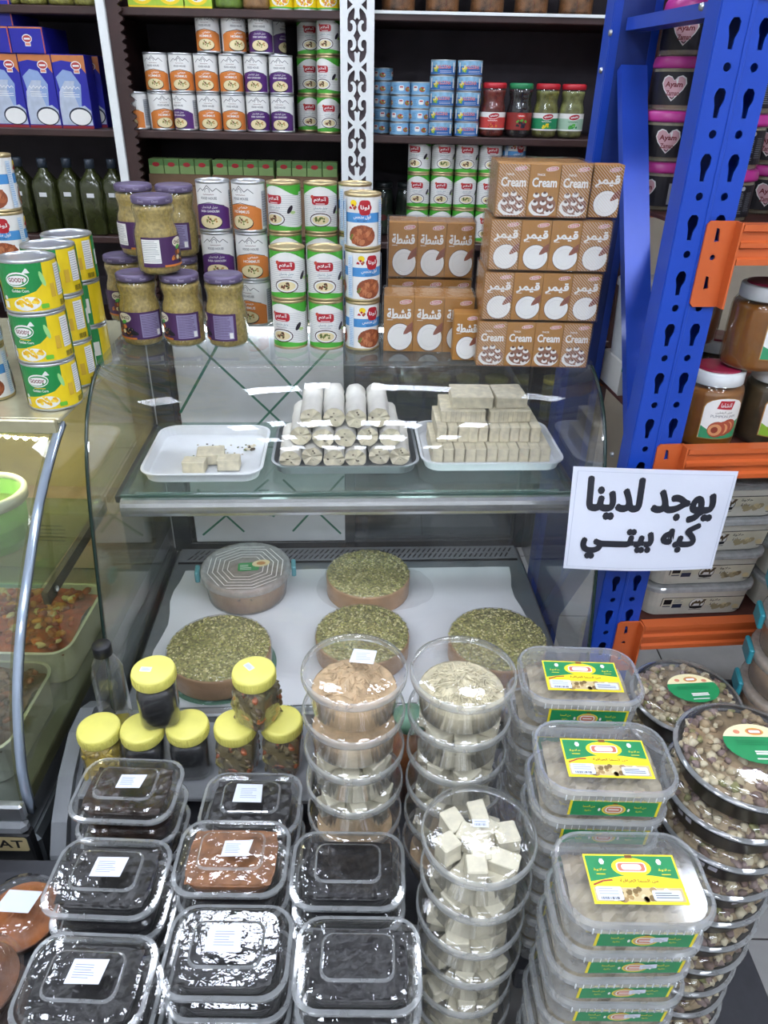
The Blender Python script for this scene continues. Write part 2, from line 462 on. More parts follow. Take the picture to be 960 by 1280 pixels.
def smooth_prof(P, n=3):
    out = []
    for i in range(len(P) - 1):
        p0, p1, p2, p3 = P[max(i - 1, 0)], P[i], P[i + 1], P[min(i + 2, len(P) - 1)]
        for j in range(n):
            t = j / n
            out.append(tuple(.5 * (2 * p1[k] + (p2[k] - p0[k]) * t + (2 * p0[k] - 5 * p1[k] + 4 * p2[k] - p3[k]) * t * t + (3 * p1[k] - p0[k] - 3 * p2[k] + p3[k]) * t ** 3) for k in (0, 1)))
    return out + [P[-1]]
SP = smooth_prof(PROF)
def off(P, d):
    out = []
    for i, (a, b) in enumerate(P):
        q = P[min(i + 1, len(P) - 1)]; p = P[max(i - 1, 0)]; tx, tz = q[0] - p[0], q[1] - p[1]; l = math.hypot(tx, tz)
        out.append((a + tz / l * d, b - tx / l * d))
    return out
def curved(P, x0, x1, t, mt):
    o2 = off(P, t); ring = [(a, b) for a, b in P] + o2[::-1]
    mb = MB(); n = len(ring)
    vs = [(x0, a, b) for a, b in ring] + [(x1, a, b) for a, b in ring]
    h = n // 2
    fs = [(i, (i + 1) % n, n + (i + 1) % n, n + i) for i in range(n)]
    for i in range(h - 1):
        fs.append((i, i + 1, n - 2 - i, n - 1 - i)); fs.append((n + i, n + n - 1 - i, n + n - 2 - i, n + i + 1))
    mb.add(vs, fs, mt, True); return mb
cps = []
cps.append(('front_glass', curved(SP, .006, CW - .006, .005, M_GLASS).mesh()))
for x in (.0, CW - .006): cps.append(('glass_edge', curved(SP, x, x + .006, .006, M_EDGE).mesh()))
side = SP + [(.66, 1.19), (.66, .515)]
for x in (.006, CW - .010):
    cps.append(('side_glass', MB().prism(side, .004, clear('side_glass', '#fafafa', .06, '#b9c2c6', .06, .6, .05), lambda u, v, h, x=x: Vector((x + h, u, v))).mesh()))
cps.append(('top_plate', MB().box(0, .312, 1.188, CW, .80, 1.1965, clear('top_glass', '#f8fafa', .06, '#c7d0d2', .06, .6, .03), .001).mesh()))
cps.append(('base_body', MB().box(.01, .012, .09, CW - .01, .70, .497, M_STEELD, .01).mesh()))
cps.append(('plinth', MB().box(.04, .06, .0, CW - .04, .66, .088, M_BLACKM).mesh()))
cps.append(('deck', MB().box(.02, .012, .498, CW - .02, .66, .504, mat('#8b9094', .4, .6), .001).mesh()))
# grille at the back of the deck
slots = []
for i in range(62):
    x = .05 + i * .015
    for v0 in (.008, .035): slots.append([(x + v0 * .55, v0), (x + .006 + v0 * .55, v0), (x + .006 + (v0 + .021) * .55, v0 + .021), (x + (v0 + .021) * .55, v0 + .021)])
cps.append(('air_grille', MB().plate([(.03, 0), (CW - .03, 0), (CW - .03, .066), (.03, .066)], slots, .002, M_GREY, lambda u, v, h: Vector((u, .585 + v, .512 + h))).mesh()))
cps.append(('grille_well', MB().box(.03, .585, .505, CW - .03, .651, .5065, M_BLACKM, .0005).mesh()))
cps.append(('front_rail', MB().box(.0, -.012, .47, CW, .012, .514, M_STEEL, .004).mesh()))
# back: insulated board with green straps on the left, dark glass sliding door on the right
M_FOAM = mat('#d2d5d9', .7, var=.12, scale=7); M_GREEN = mat('#1f6b56', .6)
lb = Lab(); bw = .44
lb.line([(.0, .40), (.15, .64)], .007, M_GREEN); lb.line([(.03, .62), (.36, .27)], .006, M_GREEN); lb.line([(.16, .64), (.44, .30)], .006, M_GREEN)
lb.line([(.14, .30), (.42, .60)], .006, M_GREEN); lb.line([(.02, .02), (.22, .20)], .006, M_GREEN); lb.line([(.02, .17), (.14, .03)], .006, M_GREEN); lb.line([(.28, .03), (.43, .21)], .006, M_GREEN); lb.line([(.26, .20), (.42, .02)], .006, M_GREEN)
lb.text('AGN', .205, .125, .03, M_GREEN, .02, rot=PI / 2)
lb.line([(.225 + .004 * (i % 2), .08 + i * .006) for i in range(14)], .008, M_GREEN)
bb = MB(); 
cps.append(('back_board', MB().box(.075, .654, .535, .075 + bw, .668, 1.18, M_FOAM, .003).mesh(), [('printed_straps', lb.mesh(lambda u, v, h: Vector((.075 + u, .654 - h, .54 + v))))]))
cps.append(('board_joint', MB().box(.075, .6525, .838, .075 + bw, .6538, .842, mat('#8c8f93', .8), .0003).mesh()))
cps.append(('rear_door', MB().box(.53, .662, .53, 1.0, .667, 1.175, clear('door_glass', '#c9d0d4', .22, '#8d969c', .08, .5, .04), .001).mesh()))
for x in (.0, .507, CW - .035): cps.append(('back_post', MB().box(x if x else .012, .652, .506, x + (.03 if x else .06), .69, 1.187, M_DARK if x < .5 or x > .6 else M_STEELD).mesh()))
cps.append(('back_sill', MB().box(.02, .652, .506, CW - .02, .685, .534, M_DARK).mesh()))
# inner glass shelf with steel nosing
cps.append(('inner_shelf', MB().box(.028, .222, .925, CW - .028, .61, .932, M_GLASSG, .001).mesh(), [('shelf_edge', MB().box(.028, .216, .925, CW - .028, .2215, .932, mat('#35564c', .2), .0005).mesh())]))
nose = [(.214, .88), (.207, .885), (.2035, .893), (.203, .9), (.2035, .908), (.207, .916), (.214, .921), (.232, .921), (.232, .88)]
cps.append(('shelf_nosing', MB().prism(nose, CW - .056, mat('#d4d7d8', .22, .85, .05), lambda u, v, h: Vector((.028 + h, u, v))).mesh()))
for x in (.012, CW - .028): cps.append(('shelf_bracket', MB().box(x, .23, .905, x + .015, .62, .923, M_DARK).mesh()))
# added glowing tubes that brighten the case interior: behind the nosing, at top rear
M_FILL_TUBE = mat('#f2f6ff', .5, var=0, emit=20, key='added fill tube')
for nm_, ty, tz in (('shelf', .246, .905), ('rear', .632, 1.170)):
    cps.append(('added_tube_holder', MB().box(.05, ty - .004, tz + .007, CW - .05, ty + .010, tz + .0135, M_STEEL, .001).mesh(), [('added_fill_tube', MB().tube([(.06, ty, tz), (CW - .06, ty, tz)], .0062, M_FILL_TUBE, 6).mesh())]))
# grey moulded end piece at the lower left corner
endp = [(-.335, .0), (-.335, .43), (-.32, .485), (-.285, .53), (-.22, .575), (-.14, .605), (-.07, .60), (-.02, .57), (.0, .54), (.02, .50), (.02, .0)]
cps.append(('end_cap', MB().prism(endp, .028, M_GREY, lambda u, v, h: Vector((-.029 + h, u, v))).mesh(), [('end_cap_inlay', MB().prism([(u * .93 - .005, v - .012) for u, v in endp if v > .1] + [(.0, .3), (-.3, .3)], .012, mat('#55585d', .5), lambda u, v, h: Vector((-.0008 + h * .8, u, v))).mesh())]))
CASE = thing('display_case', cps, 'curved glass refrigerated display case with steel shelf nosing, holding halva', 'display case', (CX, CY, 0), CYAW)
# paper lining
ps = MB(); rows = []
for i in range(12):
    rows.append([(.05 + .92 * j / 20 + (.008 * math.sin(i * 1.3) if j in (0, 20) else 0), .02 + .53 * i / 11 , .5055 + .0014 * abs(math.sin(j * 1.7 + i * .9))) for j in range(21)])
ps.sheet(rows, mat('#d8d9db', .75, var=.05, scale=5)); ps.sheet([[(x, y, z + .0008) for x, y, z in r] for r in rows], mat('#d8d9db', .75, var=.05, scale=5))
single('paper_liner', ps, 'white paper lining spread over the deck of the glass case', 'paper', (CX, CY, 0), CYAW)

# ================================================================== LEFT DISPLAY CASE (lit warm)
LX = -.612; LX0 = -1.62
LP = smooth_prof([(.865, .565), (.875, .66), (.92, .78), (.985, .88), (1.06, .96), (1.15, 1.045), (1.24, 1.105), (1.30, 1.135)])
M_CREAM = mat('#dccf9f', .6, var=.1, scale=5); M_CLEARG = clear('left_glass', '#f2f4ee', .05, '#dfe0d6', .03, .6, .03)
lp = []
lp.append(('front_glass', curved(LP, LX0, LX - .014, .004, M_CLEARG).mesh()))
lp.append(('edge_trim', curved(LP, LX - .0135, LX - .0005, .012, mat('#aebdd0', .12, .55, .04)).mesh()))
sidep = LP + [(1.86, 1.135), (1.86, .565)]
lp.append(('side_glass', MB().prism(sidep, .004, clear('left_side_glass', '#e9ead8', .07, '#c9c4a4', .03, .5, .04), lambda u, v, h: Vector((LX - .0185 + h, u, v))).mesh()))
lp.append(('base_body', MB().box(LX0, .86, .09, LX - .004, 1.86, .50, M_STEELD, .01).mesh()))
lp.append(('plinth', MB().box(LX0 + .03, .92, .0, LX - .03, 1.84, .088, M_BLACKM).mesh()))
lp.append(('front_rail', MB().box(LX0, .842, .572, LX - .004, .8595, .610, M_STEEL, .004).mesh()))
lp.append(('bumper', MB().box(LX0, .835, .542, LX - .004, .8595, .571, M_GREY, .008).mesh()))
npl = Lab().rrect(-.1, 0, -.002, .038, .006, mat('#c9b88a', .4, .3)).text('FRAT', -.05, .019, .021, M_BLACKM, .02, width=.08)
lp.append(('fascia', MB().box(LX0, .838, .30, LX - .004, .8595, .541, M_BLACKM, .003).mesh(), [('nameplate', npl.mesh(frontp(.838, .498, -.6195)))]))
lp.append(('deck', MB().box(LX0 + .01, .87, .50, LX - .02, 1.84, .585, M_STEEL, .003).mesh()))
lp.append(('back_panel', MB().box(LX0, 1.845, .586, LX - .02, 1.86, 1.12, M_CREAM).mesh()))
lp.append(('top_plate', MB().box(LX0, 1.285, 1.136, LX - .002, 1.95, 1.146, mat('#d8d2b0', .25, .5), .002).mesh()))
lp.append(('top_rail', MB().box(LX0, 1.272, 1.118, LX - .004, 1.284, 1.147, mat('#cfc9a6', .25, .7), .003).mesh()))
lp.append(('inner_shelf', MB().box(LX0 + .01, 1.13, .868, LX - .03, 1.46, .876, clear('left_shelf_glass', '#d3e6d2', .07, '#bcd6bd', .03, .5, .04), .001).mesh(),
           [('shelf_edge', MB().box(LX0 + .01, 1.126, .868, LX - .03, 1.1295, .876, mat('#6f9c80', .25), .0005).mesh())]))
lp.append(('shelf_bracket', MB().prism([(1.12, .835), (1.12, .862), (1.45, .875), (1.45, .85)], .012, M_DARK, lambda u, v, h: Vector((LX - .029 + h, u, v))).mesh(),
           [('screw', MB().lathe([(0, .0), (.006, .0), (.006, .004)], M_STEEL, 10, (0, 0), T=lambda p: Vector((LX - .016 + p.z, 1.15 + p.x, .851 + p.y))).mesh())]))
# LED string, gives off light
led = MB(); M_LED = mat('#fff0c2', .5, var=0, emit=480, key='led')
lpts = [(LX0 + .02 + (LX - .04 - LX0 - .02) * i / 24, 1.36 + .03 * math.cos(i * .4), 1.085 - .035 * math.cos(i / 24 * PI * .5) ** 2) for i in range(25)]
cordm = MB().tube(lpts, .003, mat('#efe9d0', .4))
for i in range(24):
    for t in (0, .5):
        a, b = Vector(lpts[i]), Vector(lpts[i + 1]); led.blob(a.lerp(b, t) + Vector((0, -.004, -.002)), (.005, .004, .004), M_LED, None, 0, 4, 2)
lp.append(('led_cord', cordm.mesh(), [('led_bulbs', led.mesh(), None, 'stuff')]))
thing('display_case', lp, 'left glass counter with warm led string and open salad trays inside', 'display case')

# ================================================================== BLUE AND ORANGE STORAGE RACK
RX, RY, RYAW = .538, 1.345, math.radians(6)
def rp(lx, ly, z=0):
    return Vector((RX + lx * math.cos(RYAW) - ly * math.sin(RYAW), RY + lx * math.sin(RYAW) + ly * math.cos(RYAW), z))
M_BLUE = mat('#1746b4', .38, var=.06, scale=6); M_ORANGE = mat('#cc6230', .4, var=.06, scale=8)
hl = []
def circ(x, z, r, n=10): return [(x + r * math.cos(2 * PI * i / n), z + r * math.sin(2 * PI * i / n)) for i in range(n)]
for i in range(24):
    z = .06 + i * .093
    for sx in (-1, 1):
        hl.append(circ(sx * .022, z, .0065))
        q = [(.012, .034), (.030, .037), (.031, .058), (.026, .064), (.015, .066), (.009, .060)] 
        key = [(-.008, .060), (-.010, .052), (-.006, .040), (-.004, .020), (.004, .020), (.005, .036), (.010, .048), (.010, .060), (.005, .066), (-.004, .066)]
        hl.append([(sx * .024 + a * .92, z + .005 + b * .9) for a, b in key])
hl = [h for h in hl if max(b for a, b in h) < 2.24]
upf = MB().plate([(-.05, .0), (.05, .0), (.05, 2.25), (-.05, 2.25)], hl, .0025, M_BLUE, lambda u, v, h: Vector((u, -h, v)))
for sx in (-1, 1):
    upf.box(sx * .05 - .0013, .0, 0, sx * .05 + .0013, .045, 2.25, M_BLUE, .0003)
    upf.box(min(sx * .05, sx * .033), .045, 0, max(sx * .05, sx * .033), .048, 2.25, M_BLUE, .0003)
upf.box(-.0035, -.0045, 0, .0035, -.0026, 2.25, M_BLUE, .0008)
upf.box(-.0485, .0455, 0, .0485, .0475, 2.25, mat('#17337f', .5), .0003)
upf = upf.mesh('upright')
rps = []
for x in (0, 1.42):
    for y in (0, .5):
        rps.append(('upright', upf, None, None, Matrix.Translation((x, y, 0)) @ (Matrix.Rotation(PI, 4, 'Z') if y else Matrix.Identity(4))))
def brace(p, q, wd=.048):
    p, q = Vector(p), Vector(q); t = (q - p).normalized(); sd = Vector((1, 0, 0)); n = t.cross(sd).normalized()
    if n.y > 0: n = -n
    mb = MB(); prof = [(-wd / 2, 0), (-wd / 2, .022), (-wd / 2 + .003, .022), (-wd / 2 + .003, .004), (-wd / 6 - .003, .004), (-wd / 6, .0015), (-wd / 6 + .003, .004), (wd / 6 - .003, .004), (wd / 6, .0015), (wd / 6 + .003, .004), (wd / 2 - .003, .004), (wd / 2 - .003, .022), (wd / 2, .022), (wd / 2, 0)]
    prof = [(a, .022 - b) for a, b in prof]
    k = len(prof)
    vs = [e + sd * a + n * (b - .011) for e in (p, q) for a, b in prof]
    mb.add(vs, [(i, (i + 1) % k, k + (i + 1) % k, k + i) for i in range(k)] + [tuple(range(k))[::-1], tuple(range(k, 2 * k))], mat('#2a4fc0', .3, .15, .12, 8))
    return mb.mesh('brace')
for x in (0,):
    for zz in (.15, 1.815): rps.append(('brace', brace((x, .055, zz), (x, .445, zz))))
    rps.append(('brace', brace((x, .44, 1.74), (x, .06, 1.03), .055))); rps.append(('brace', brace((x, .06, .96), (x, .44, .30), .055)))
bolt = MB().lathe([(0, .004), (.005, .004), (.006, 0), (.006, -.001)], M_STEEL, 8).mesh('bolt')
for y, z in ((.43, 1.80), (.455, 1.735), (.055, 1.035), (.04, 1.815)): rps.append(('bolt', bolt, None, None, Matrix.Translation((-.052, y + .02, z)) @ Matrix.Rotation(-PI / 2, 4, 'Y')))
bh = .066; ribs = [(0, 0), (-.028, 0), (-.028, .010), (-.022, .013), (-.022, .026), (-.028, .029), (-.028, .037), (-.022, .040), (-.022, .053), (-.028, .056), (-.028, bh), (0, bh)]
beam = MB().prism(ribs, 1.31, M_ORANGE, lambda u, v, h: Vector((.055 + h, u, v))).mesh('beam')
con_h = [circ(.022, .085, .005), [(.018, .110), (.027, .112), (.024, .132), (.018, .134)], [(.018, .030), (.027, .032), (.024, .052), (.018, .054)]]
conn = MB().plate([(0, .006), (.006, 0), (.048, 0), (.054, .006), (.054, .139), (.048, .145), (.006, .145), (0, .139)], con_h, .004, M_ORANGE, lambda u, v, h: Vector((u, -.0055 - h, v)))
conn.box(.050, -.03, 0, .054, -.0057, .145, M_ORANGE, .0005)
conn = conn.mesh('beam_connector')
RZ = [.652, 1.092, 1.508, 1.965]
for z in RZ:
    for y, s_ in ((-.003, 0), (.503, 1)):
        T = Matrix.Translation((0, y, z - bh)) if not s_ else Matrix.Translation((1.42, y, z - bh)) @ Matrix.Rotation(PI, 4, 'Z')
        rps.append(('beam', beam, None, None, T))
    rps.append(('beam_connector', conn, None, None, Matrix.Translation((.0, 0, z - bh - (.076 if z > 1 else .08)))))
    rps.append(('shelf_deck', MB().box(.055, .005, z - .040, 1.37, .495, z - .032, mat('#5b332b', .6, var=.15), .001).mesh()))
thing('storage_rack', rps, 'blue and orange steel storage rack with punched uprights on the right', 'rack', (RX, RY, 0), RYAW)

# ================================================================== CANS
M_TIN = mat('#c9ccce', .3, .85, .05); M_GOLD = mat('#c9b68a', .35, .8, .05)
W_ = mat('#ecebe6', .4, var=.02); BK = mat('#15161a', .5, var=0); RD = mat('#b3202c', .4, var=.04); GN = mat('#4fae3a', .4, var=.05); DGN = mat('#1c7a4a', .4, var=.05)
OR_ = mat('#d8803a', .45, var=.05); PU = mat('#53286e', .45, var=.05); CRM = mat('#e6d6a6', .5, var=.06); BRN = mat('#7a4326', .5, var=.1); LGREY = mat('#a8aaad', .5, var=0)
YL = mat('#f1d21e', .4, var=.04); BLU = mat('#4d93cf', .4, var=.04); GRY = mat('#70747a', .5, var=0); OLV = mat('#6f7a34', .5, var=.1)
CR, CH = .0375, .105
def can_parts(R, h, lab, rim=M_TIN):
    b = MB().lathe([(0, .003), (R - .003, .003), (R - .002, 0), (R, .001), (R, .004), (R - .0012, .006), (R - .0012, h - .006), (R, h - .004), (R, h - .001), (R - .0015, h)], rim, 28)
    l = MB().lathe([(R - .0015, h), (R - .003, h - .004), (R * .8, h - .0035), (R * .78, h - .0025), (R * .3, h - .0025), (0, h - .0028)], rim, 28)
    return [('body', b.mesh('body')), ('lid', l.mesh('lid')), ('label', lab.mesh(cyl(R - .0008), R * .16))]
def lab_house(kind, R=CR, h=CH):
    c = OR_ if kind == 'o' else PU; L = Lab(); U = PI * R; z0, z1 = .006, h - .006
    L.rect(-U, z0, U, z1, W_)
    for s in (0, -.118, .118):
        L.poly([(s - .048, z0), (s + .048, z0), (s + .048, .048), (s + .03, .056), (s, .060), (s - .03, .056), (s - .048, .048)] if s == 0 else [(s - .02 * 0 - .001, z0), (s, z0), (s, z0 + .001)], c, s != 0)
    L.line([(-.034, .0545), (0, .0615), (.034, .0545)], .0012, BK)
    L.line([(-.030, .081), (-.018, .090), (-.012, .085), (-.002, .096), (.010, .084), (.018, .090), (.030, .081)], .0012, BK)
    L.line([(-.007, .082), (-.007, .087), (-.002, .091), (.003, .087), (.003, .082)], .001, BK, True)
    L.text('FOOD HOUSE', 0, .070, .0052, BK, .01, width=.036); L.wave(-.012, .012, .0775, .001, .0008, BRN)
    if kind == 'o': L.text(ar('حمص'), .004, .0515, .006, W_, .01); L.text('HOMMUS', 0, .0435, .0062, W_, .02, width=.038, same=True)
    else: L.text(ar('متبل الباذنجان'), 0, .0515, .006, W_, .01, width=.036); L.text('BABA GANOUSH', 0, .0435, .0048, W_, .02, width=.042, same=True)
    L.ell(0, .021, .027, .0155, BK, 18); L.ell(0, .022, .0255, .014, CRM, 18); L.dots(0, .024, .015, .007, 16, .0026, [BRN, mat('#b98a4a', .5), OLV], 4)
    L.rrect(.05, .012, .075, .085, .002, LGREY); L.rrect(-.078, .012, -.055, .085, .002, LGREY, True); L.lines(.052, .02, .073, .08, 12, BK); L.lines(-.076, .02, -.057, .08, 12, BK)
    return L
def lab_dream(R=CR, h=CH, v=0):
    L = Lab(); U = PI * R; z0, z1 = .006, h - .006
    L.rect(-U, z0, U, z1, W_); L.k += 1
    for i in range(16): L.rect(-U, .018 + i * .004, U, .0186 + i * .004, LGREY, True)
    top = [(-U + 2 * U * i / 24, z1 - .011 - .010 * math.cos(i / 24 * 4 * PI + PI)) for i in range(25)]
    L.poly([(-U, z1), (U, z1)] + top[::-1], GN); bot = [(-U + 2 * U * i / 24, z0 + .009 + .003 * math.cos(i / 24 * 4 * PI)) for i in range(25)]
    L.poly([(-U, z0), (U, z0)] + bot[::-1], GN)
    for s in (0, -.118 + .0, ):
        pass
    L.rrect(-.019, .061, .019, .079, .006, RD); L.ell(-.018, .077, .004, .004, mat('#c94a35', .4), 8); L.text(ar('أحلام'), 0, .0715, .011, W_, .03, width=.029); L.rect(-.010, .0625, .010, .0640, W_)
    L.text(ar('متبل باذنجان'), 0, .054, .006, mat('#3c6f86', .5), .0, width=.03); L.rect(-.012, .0475, .012, .0483, GRY)
    L.ell(0, .030, .025, .0145, mat('#4a2a2c', .5), 20); L.ell(0, .030, .0228, .0124, W_, 20); L.ell(0, .030, .019, .0095, CRM, 18)
    L.dots(0, .031, .012, .006, 12, .0028, [BRN, OLV, mat('#3a2a1a', .5)] if v == 0 else [OLV, mat('#4a5a20', .5)], 6 + v)
    L.ell(.037, .050, .0045, .010, mat('#1e1424', .4), 12, -.6); L.ell(.044, .044, .006, .0035, mat('#b9d48a', .5), 10)
    L.rrect(.062, .015, .095, .085, .002, W_); L.lines(.064, .02, .093, .083, 14, GRY); L.lines(-.095, .02, -.064, .083, 14, GRY)
    return L
def lab_bean(R=CR, h=CH):
    L = Lab(); U = PI * R; z0, z1 = .006, h - .006
    L.rect(-U, z0, U, z1, W_); L.rect(-U, .052, U, .070, BLU)
    for s in (-.0, .1178 * .98):
        s = s if s == 0 else s
    BN = [mat('#a85c38', .45, var=.1), mat('#8f4a2c', .45, var=.1), mat('#c27a50', .45, var=.1)]
    def face(s):
        L.rrect(s - .006, .066, s + .017, .094, .007, RD); L.ell(s + .0055, .080, .014, .010, RD, 16, same=True); L.text(ar('لونا'), s + .0055, .080, .010, W_, .03, width=.018)
        L.text(ar('فول مدمس'), s, .0625, .009, W_, .02, width=.036); L.text('MEDAMES', s, .0555, .003, mat('#24507e', .5), .01, width=.02)
        L.ell(s - .018, .088, .007, .006, YL, 12); L.dots(s - .020, .080, .007, .005, 6, .003, [RD, BN[0]], 3)
        L.ell(s, .027, .029, .022, W_, 20); L.ell(s, .027, .0275, .0205, BN[1], 20); L.dots(s, .027, .023, .016, 34, .0062, BN, 8); L.dots(s - .022, .024, .004, .004, 5, .003, [OLV], 5)
    face(0); face(-.083); face(.083)
    L.rect(.036, .008, .047, .094, mat('#cfe0ee', .5)); L.lines(.037, .012, .046, .09, 20, BLU); L.rect(-.047, .008, -.036, .094, mat('#cfe0ee', .5)); L.lines(-.046, .012, -.037, .09, 20, BLU)
    return L
def lab_corn(R, h):
    L = Lab(); U = PI * R; z0, z1 = .005, h - .005; g = mat('#1d8a45', .4, var=.05); CN = [mat('#f2c21c', .4), mat('#e8ad12', .4), mat('#f7d64a', .4)]
    L.rect(-U, z0, U, z1, YL)
    def face(s):
        L.poly([(s - .05, z1), (s + .040, z1), (s + .039, .060), (s + .034, .050), (s + .022, .040), (s - .006, .031), (s - .034, .026), (s - .05, .020)], g)
        L.ell(s + .037, .060, .004, .014, mat('#9fd88a', .4), 10, .25)
        L.ell(s - .006, .061, .021, .0125, W_, 18, .12); L.poly([(s + .004, .071), (s + .018, .072), (s + .014, .079), (s + .012, .080)], W_, True); L.ell(s - .006, .0605, .0195, .010, g, 18, .1); L.ell(s - .007, .060, .018, .008, W_, 18, .1)
        L.text('GOODY', s - .007, .0602, .0072, mat('#7c1d2a', .5), .03, width=.029)
        L.lines(s - .015, .0455, s + .007, .0475, 1, CN[0], .0014); L.text('Golden Corn', s - .004, .0415, .0048, W_, .02, width=.03)
        L.ell(s + .004, .019, .024, .012, W_, 18, .1); L.dots(s + .004, .022, .019, .008, 34, .0034, CN, 4)
        L.rrect(s + .026, .009, s + .040, .017, .002, mat('#6cbf3a', .4)); L.ell(s - .036, .028, .004, .004, W_, 10); L.rect(s - .042, .010, s - .032, .022, W_)
    face(0)
    L.rect(.064, .026, .086, z1 - .006, W_); L.lines(.065, .028, .085, z1 - .008, 12, GRY); L.bars(.066, .008, .084, .018, 14, BK); L.rect(.048, .026, .058, .050, mat('#d9b13a', .4))
    L.rect(-.085, z0, -.056, z1, g); L.dots(-.07, .02, .010, .008, 14, .0034, CN, 9)
    L.rect(.09, z0, .115, z1, g); L.rect(.096, .03, .112, .06, W_)
    return L
P_HO = can_parts(CR, CH, lab_house('o')); P_HP = can_parts(CR, CH, lab_house('p')); P_DR = can_parts(CR, CH, lab_dream(), M_GOLD); P_DR2 = can_parts(CR, CH, lab_dream(v=1), M_GOLD); P_BN = can_parts(CR, CH, lab_bean(), M_GOLD)
CNR, CNH = .050, .0925
P_CORN = can_parts(CNR, CNH, lab_corn(CNR, CNH))
rg = random.Random(5)
def can(parts, x, y, z, rot, label, group): return thing('food_can', parts, label, 'can', (x, y, z), rot, group)

# --- wooden shelves: middle bay, hommus and baba ganoush cans in three tiers
ZM = SH[4] + .0004
rows = [([(177, 'o'), (207, 'o'), (233, 'p'), (263, 'o'), (291, 'o'), (321, 'p'), (351, 'p')], 'bottom'), ([(201, 'o'), (230, 'o'), (260, 'o'), (290, 'o'), (319, 'p'), (349, 'p')], 'middle'), ([(263, 'o'), (292, 'o'), (327, 'p')], 'top')]
for t, (cs, nm) in enumerate(rows):
    z = ZM + t * (CH + .0005)
    xs = spread([pyy(px, 150 - 45 * t, YS + .055).x for px, k in cs], .0768)
    for i, (px, k) in enumerate(cs):
        r = rg.uniform(-.12, .12) + (-.5 if (t, i) in ((0, 0), (0, 2)) else .45 if (t, i) in ((2, 1), (0, 1)) else 0)
        can(P_HO if k == 'o' else P_HP, xs[i], YS + .055, z, r, '%s can, %s from left, %s tier of the middle wall shelf' % ('orange hommus' if k == 'o' else 'purple baba ganoush', ORD[i], nm), 'hommus and baba ganoush cans on the middle wall shelf')
for t in range(3):
    for j, (px, yy, r) in enumerate(((386, .152, .2), (411, .06, -.15 if t == 1 else .1))):
        p = pyy(px, 140 - 45 * t, YS + yy)
        can(P_DR, p.x, YS + yy, ZM + t * (CH + .0005), r - (.35 if j and t else 0), 'green and white can, %s tier of the %s column left of the fretwork post' % (['bottom', 'middle', 'top'][t], ['rear', 'front'][j]), 'green and white cans on the middle wall shelf')
for t in range(3):
    p = pyy(372, 140, YS + .16)
    can(P_HO, -.275, YS + .235, ZM + t * (CH + .0005), .9, 'hommus can turned aside, %s tier, deep behind the purple cans' % ['bottom', 'middle', 'top'][t], 'rear cans on the middle wall shelf')
for i, px in enumerate((300, 343)):
    p = pyy(px, 60, YS + .15)
    for t in range(3):
        can(P_HO if i == 0 else P_HP, p.x, YS + .150, ZM + t * (CH + .0005), 1.2, 'rear row can behind the %s tier, %s of two, mostly hidden' % (['bottom', 'middle', 'top'][t], ['left', 'right'][i]), 'rear cans on the middle wall shelf')

# --- top shelf goods, only their lower halves are in view
ZT = SH[5] + .0004
def lab_yel(R, h):
    L = Lab(); U = PI * R
    L.rect(-U, .005, U, h - .005, YL); L.rect(-U, .05, U, .075, mat('#e9e04a', .4)); L.wave(-.02, .02, .062, .004, .002, DGN); L.ell(0, .026, .028, .016, W_, 18); L.dots(0, .026, .022, .012, 30, .004, [mat('#e8ad12', .4), YL, OR_], 2); L.rect(-U, .005, U, .009, GN)
    return L
P_YC = can_parts(CR, CH, lab_yel(CR, CH))
def lab_soupbox():
    L = Lab(); L.rect(-.042, 0, .042, .12, mat('#a9c93c', .45)); L.ell(0, .034, .034, .026, YL, 18); L.ell(0, .034, .024, .018, W_, 16); L.dots(0, .034, .017, .012, 22, .004, [YL, OR_, GN], 3); L.rect(-.042, 0, .042, .006, YL)
    return L
P_SB = [('carton', MB().box(-.042, 0, 0, .042, .05, .12, mat('#a9c93c', .5)).mesh()), ('label', lab_soupbox().mesh(frontp(-.0001)))]
for i, px in enumerate((178, 213, 247)):
    p = pyy(px, 5, YS + .03); thing('soup_carton', P_SB, 'yellow-green soup carton on the top wall shelf, %s from left' % ORD[i], 'carton', (p.x, YS + .03, ZT), 0, 'soup cartons on the top shelf')
for i, px in enumerate((352, 382, 411)):
    p = pyy(px, 5, YS + .06); thing('food_can', P_YC, 'yellow can on the top wall shelf left of the fretwork post, %s from left' % ORD[i], 'can', (p.x, YS + .06, ZT), 0, 'yellow cans on the top shelf')
M_JG = clear('jar_glass', '#f4f7f4', .02, '#ffffff', .05, .6, .04)
def jar_parts(R, h, fill, lidm, lab=None, lid_h=.014, waist=0, fh=None, sq=False):
    if waist:
        pr = [(R * .8, .002), (R * .96, .006), (R, .014), (R, h * .50), (R * .97, h * .57), (R * .89, h * .63), (R * .86, h * .69), (R * .90, h * .76), (R * .95, h * .82), (R * .93, h * .87), (R * .86, h * .9), (R * .84, h - lid_h)]
    else:
        pr = [(R * .85, .002), (R * .97, .006), (R, .012), (R, h * .72), (R * .95, h * .80), (R * .86, h * .86), (R * .82, h - lid_h)]
    g = MB().lathe([(0, .0)] + [(R * .8, .0)] + pr, M_JG, 28)
    fp = [(r - .0025, z) for r, z in pr if z < (fh or h * .88)]
    fl = MB().lathe([(0, .004)] + fp + [(0, fp[-1][1])], fill, 28)
    lr = R * .92 if waist else R * .88
    ld = MB().lathe([(lr - .001, h - lid_h - .002), (lr, h - lid_h), (lr, h - .003), (lr - .003, h - .0005), (lr * .85, h), (lr * .8, h - .001), (0, h - .001)], lidm, 28)
    P = [('glass', g.mesh()), ('contents', fl.mesh()), ('lid', ld.mesh())]
    if lab: P.append(('label', lab.mesh(cyl(R + .0004), R * .16)))
    return P
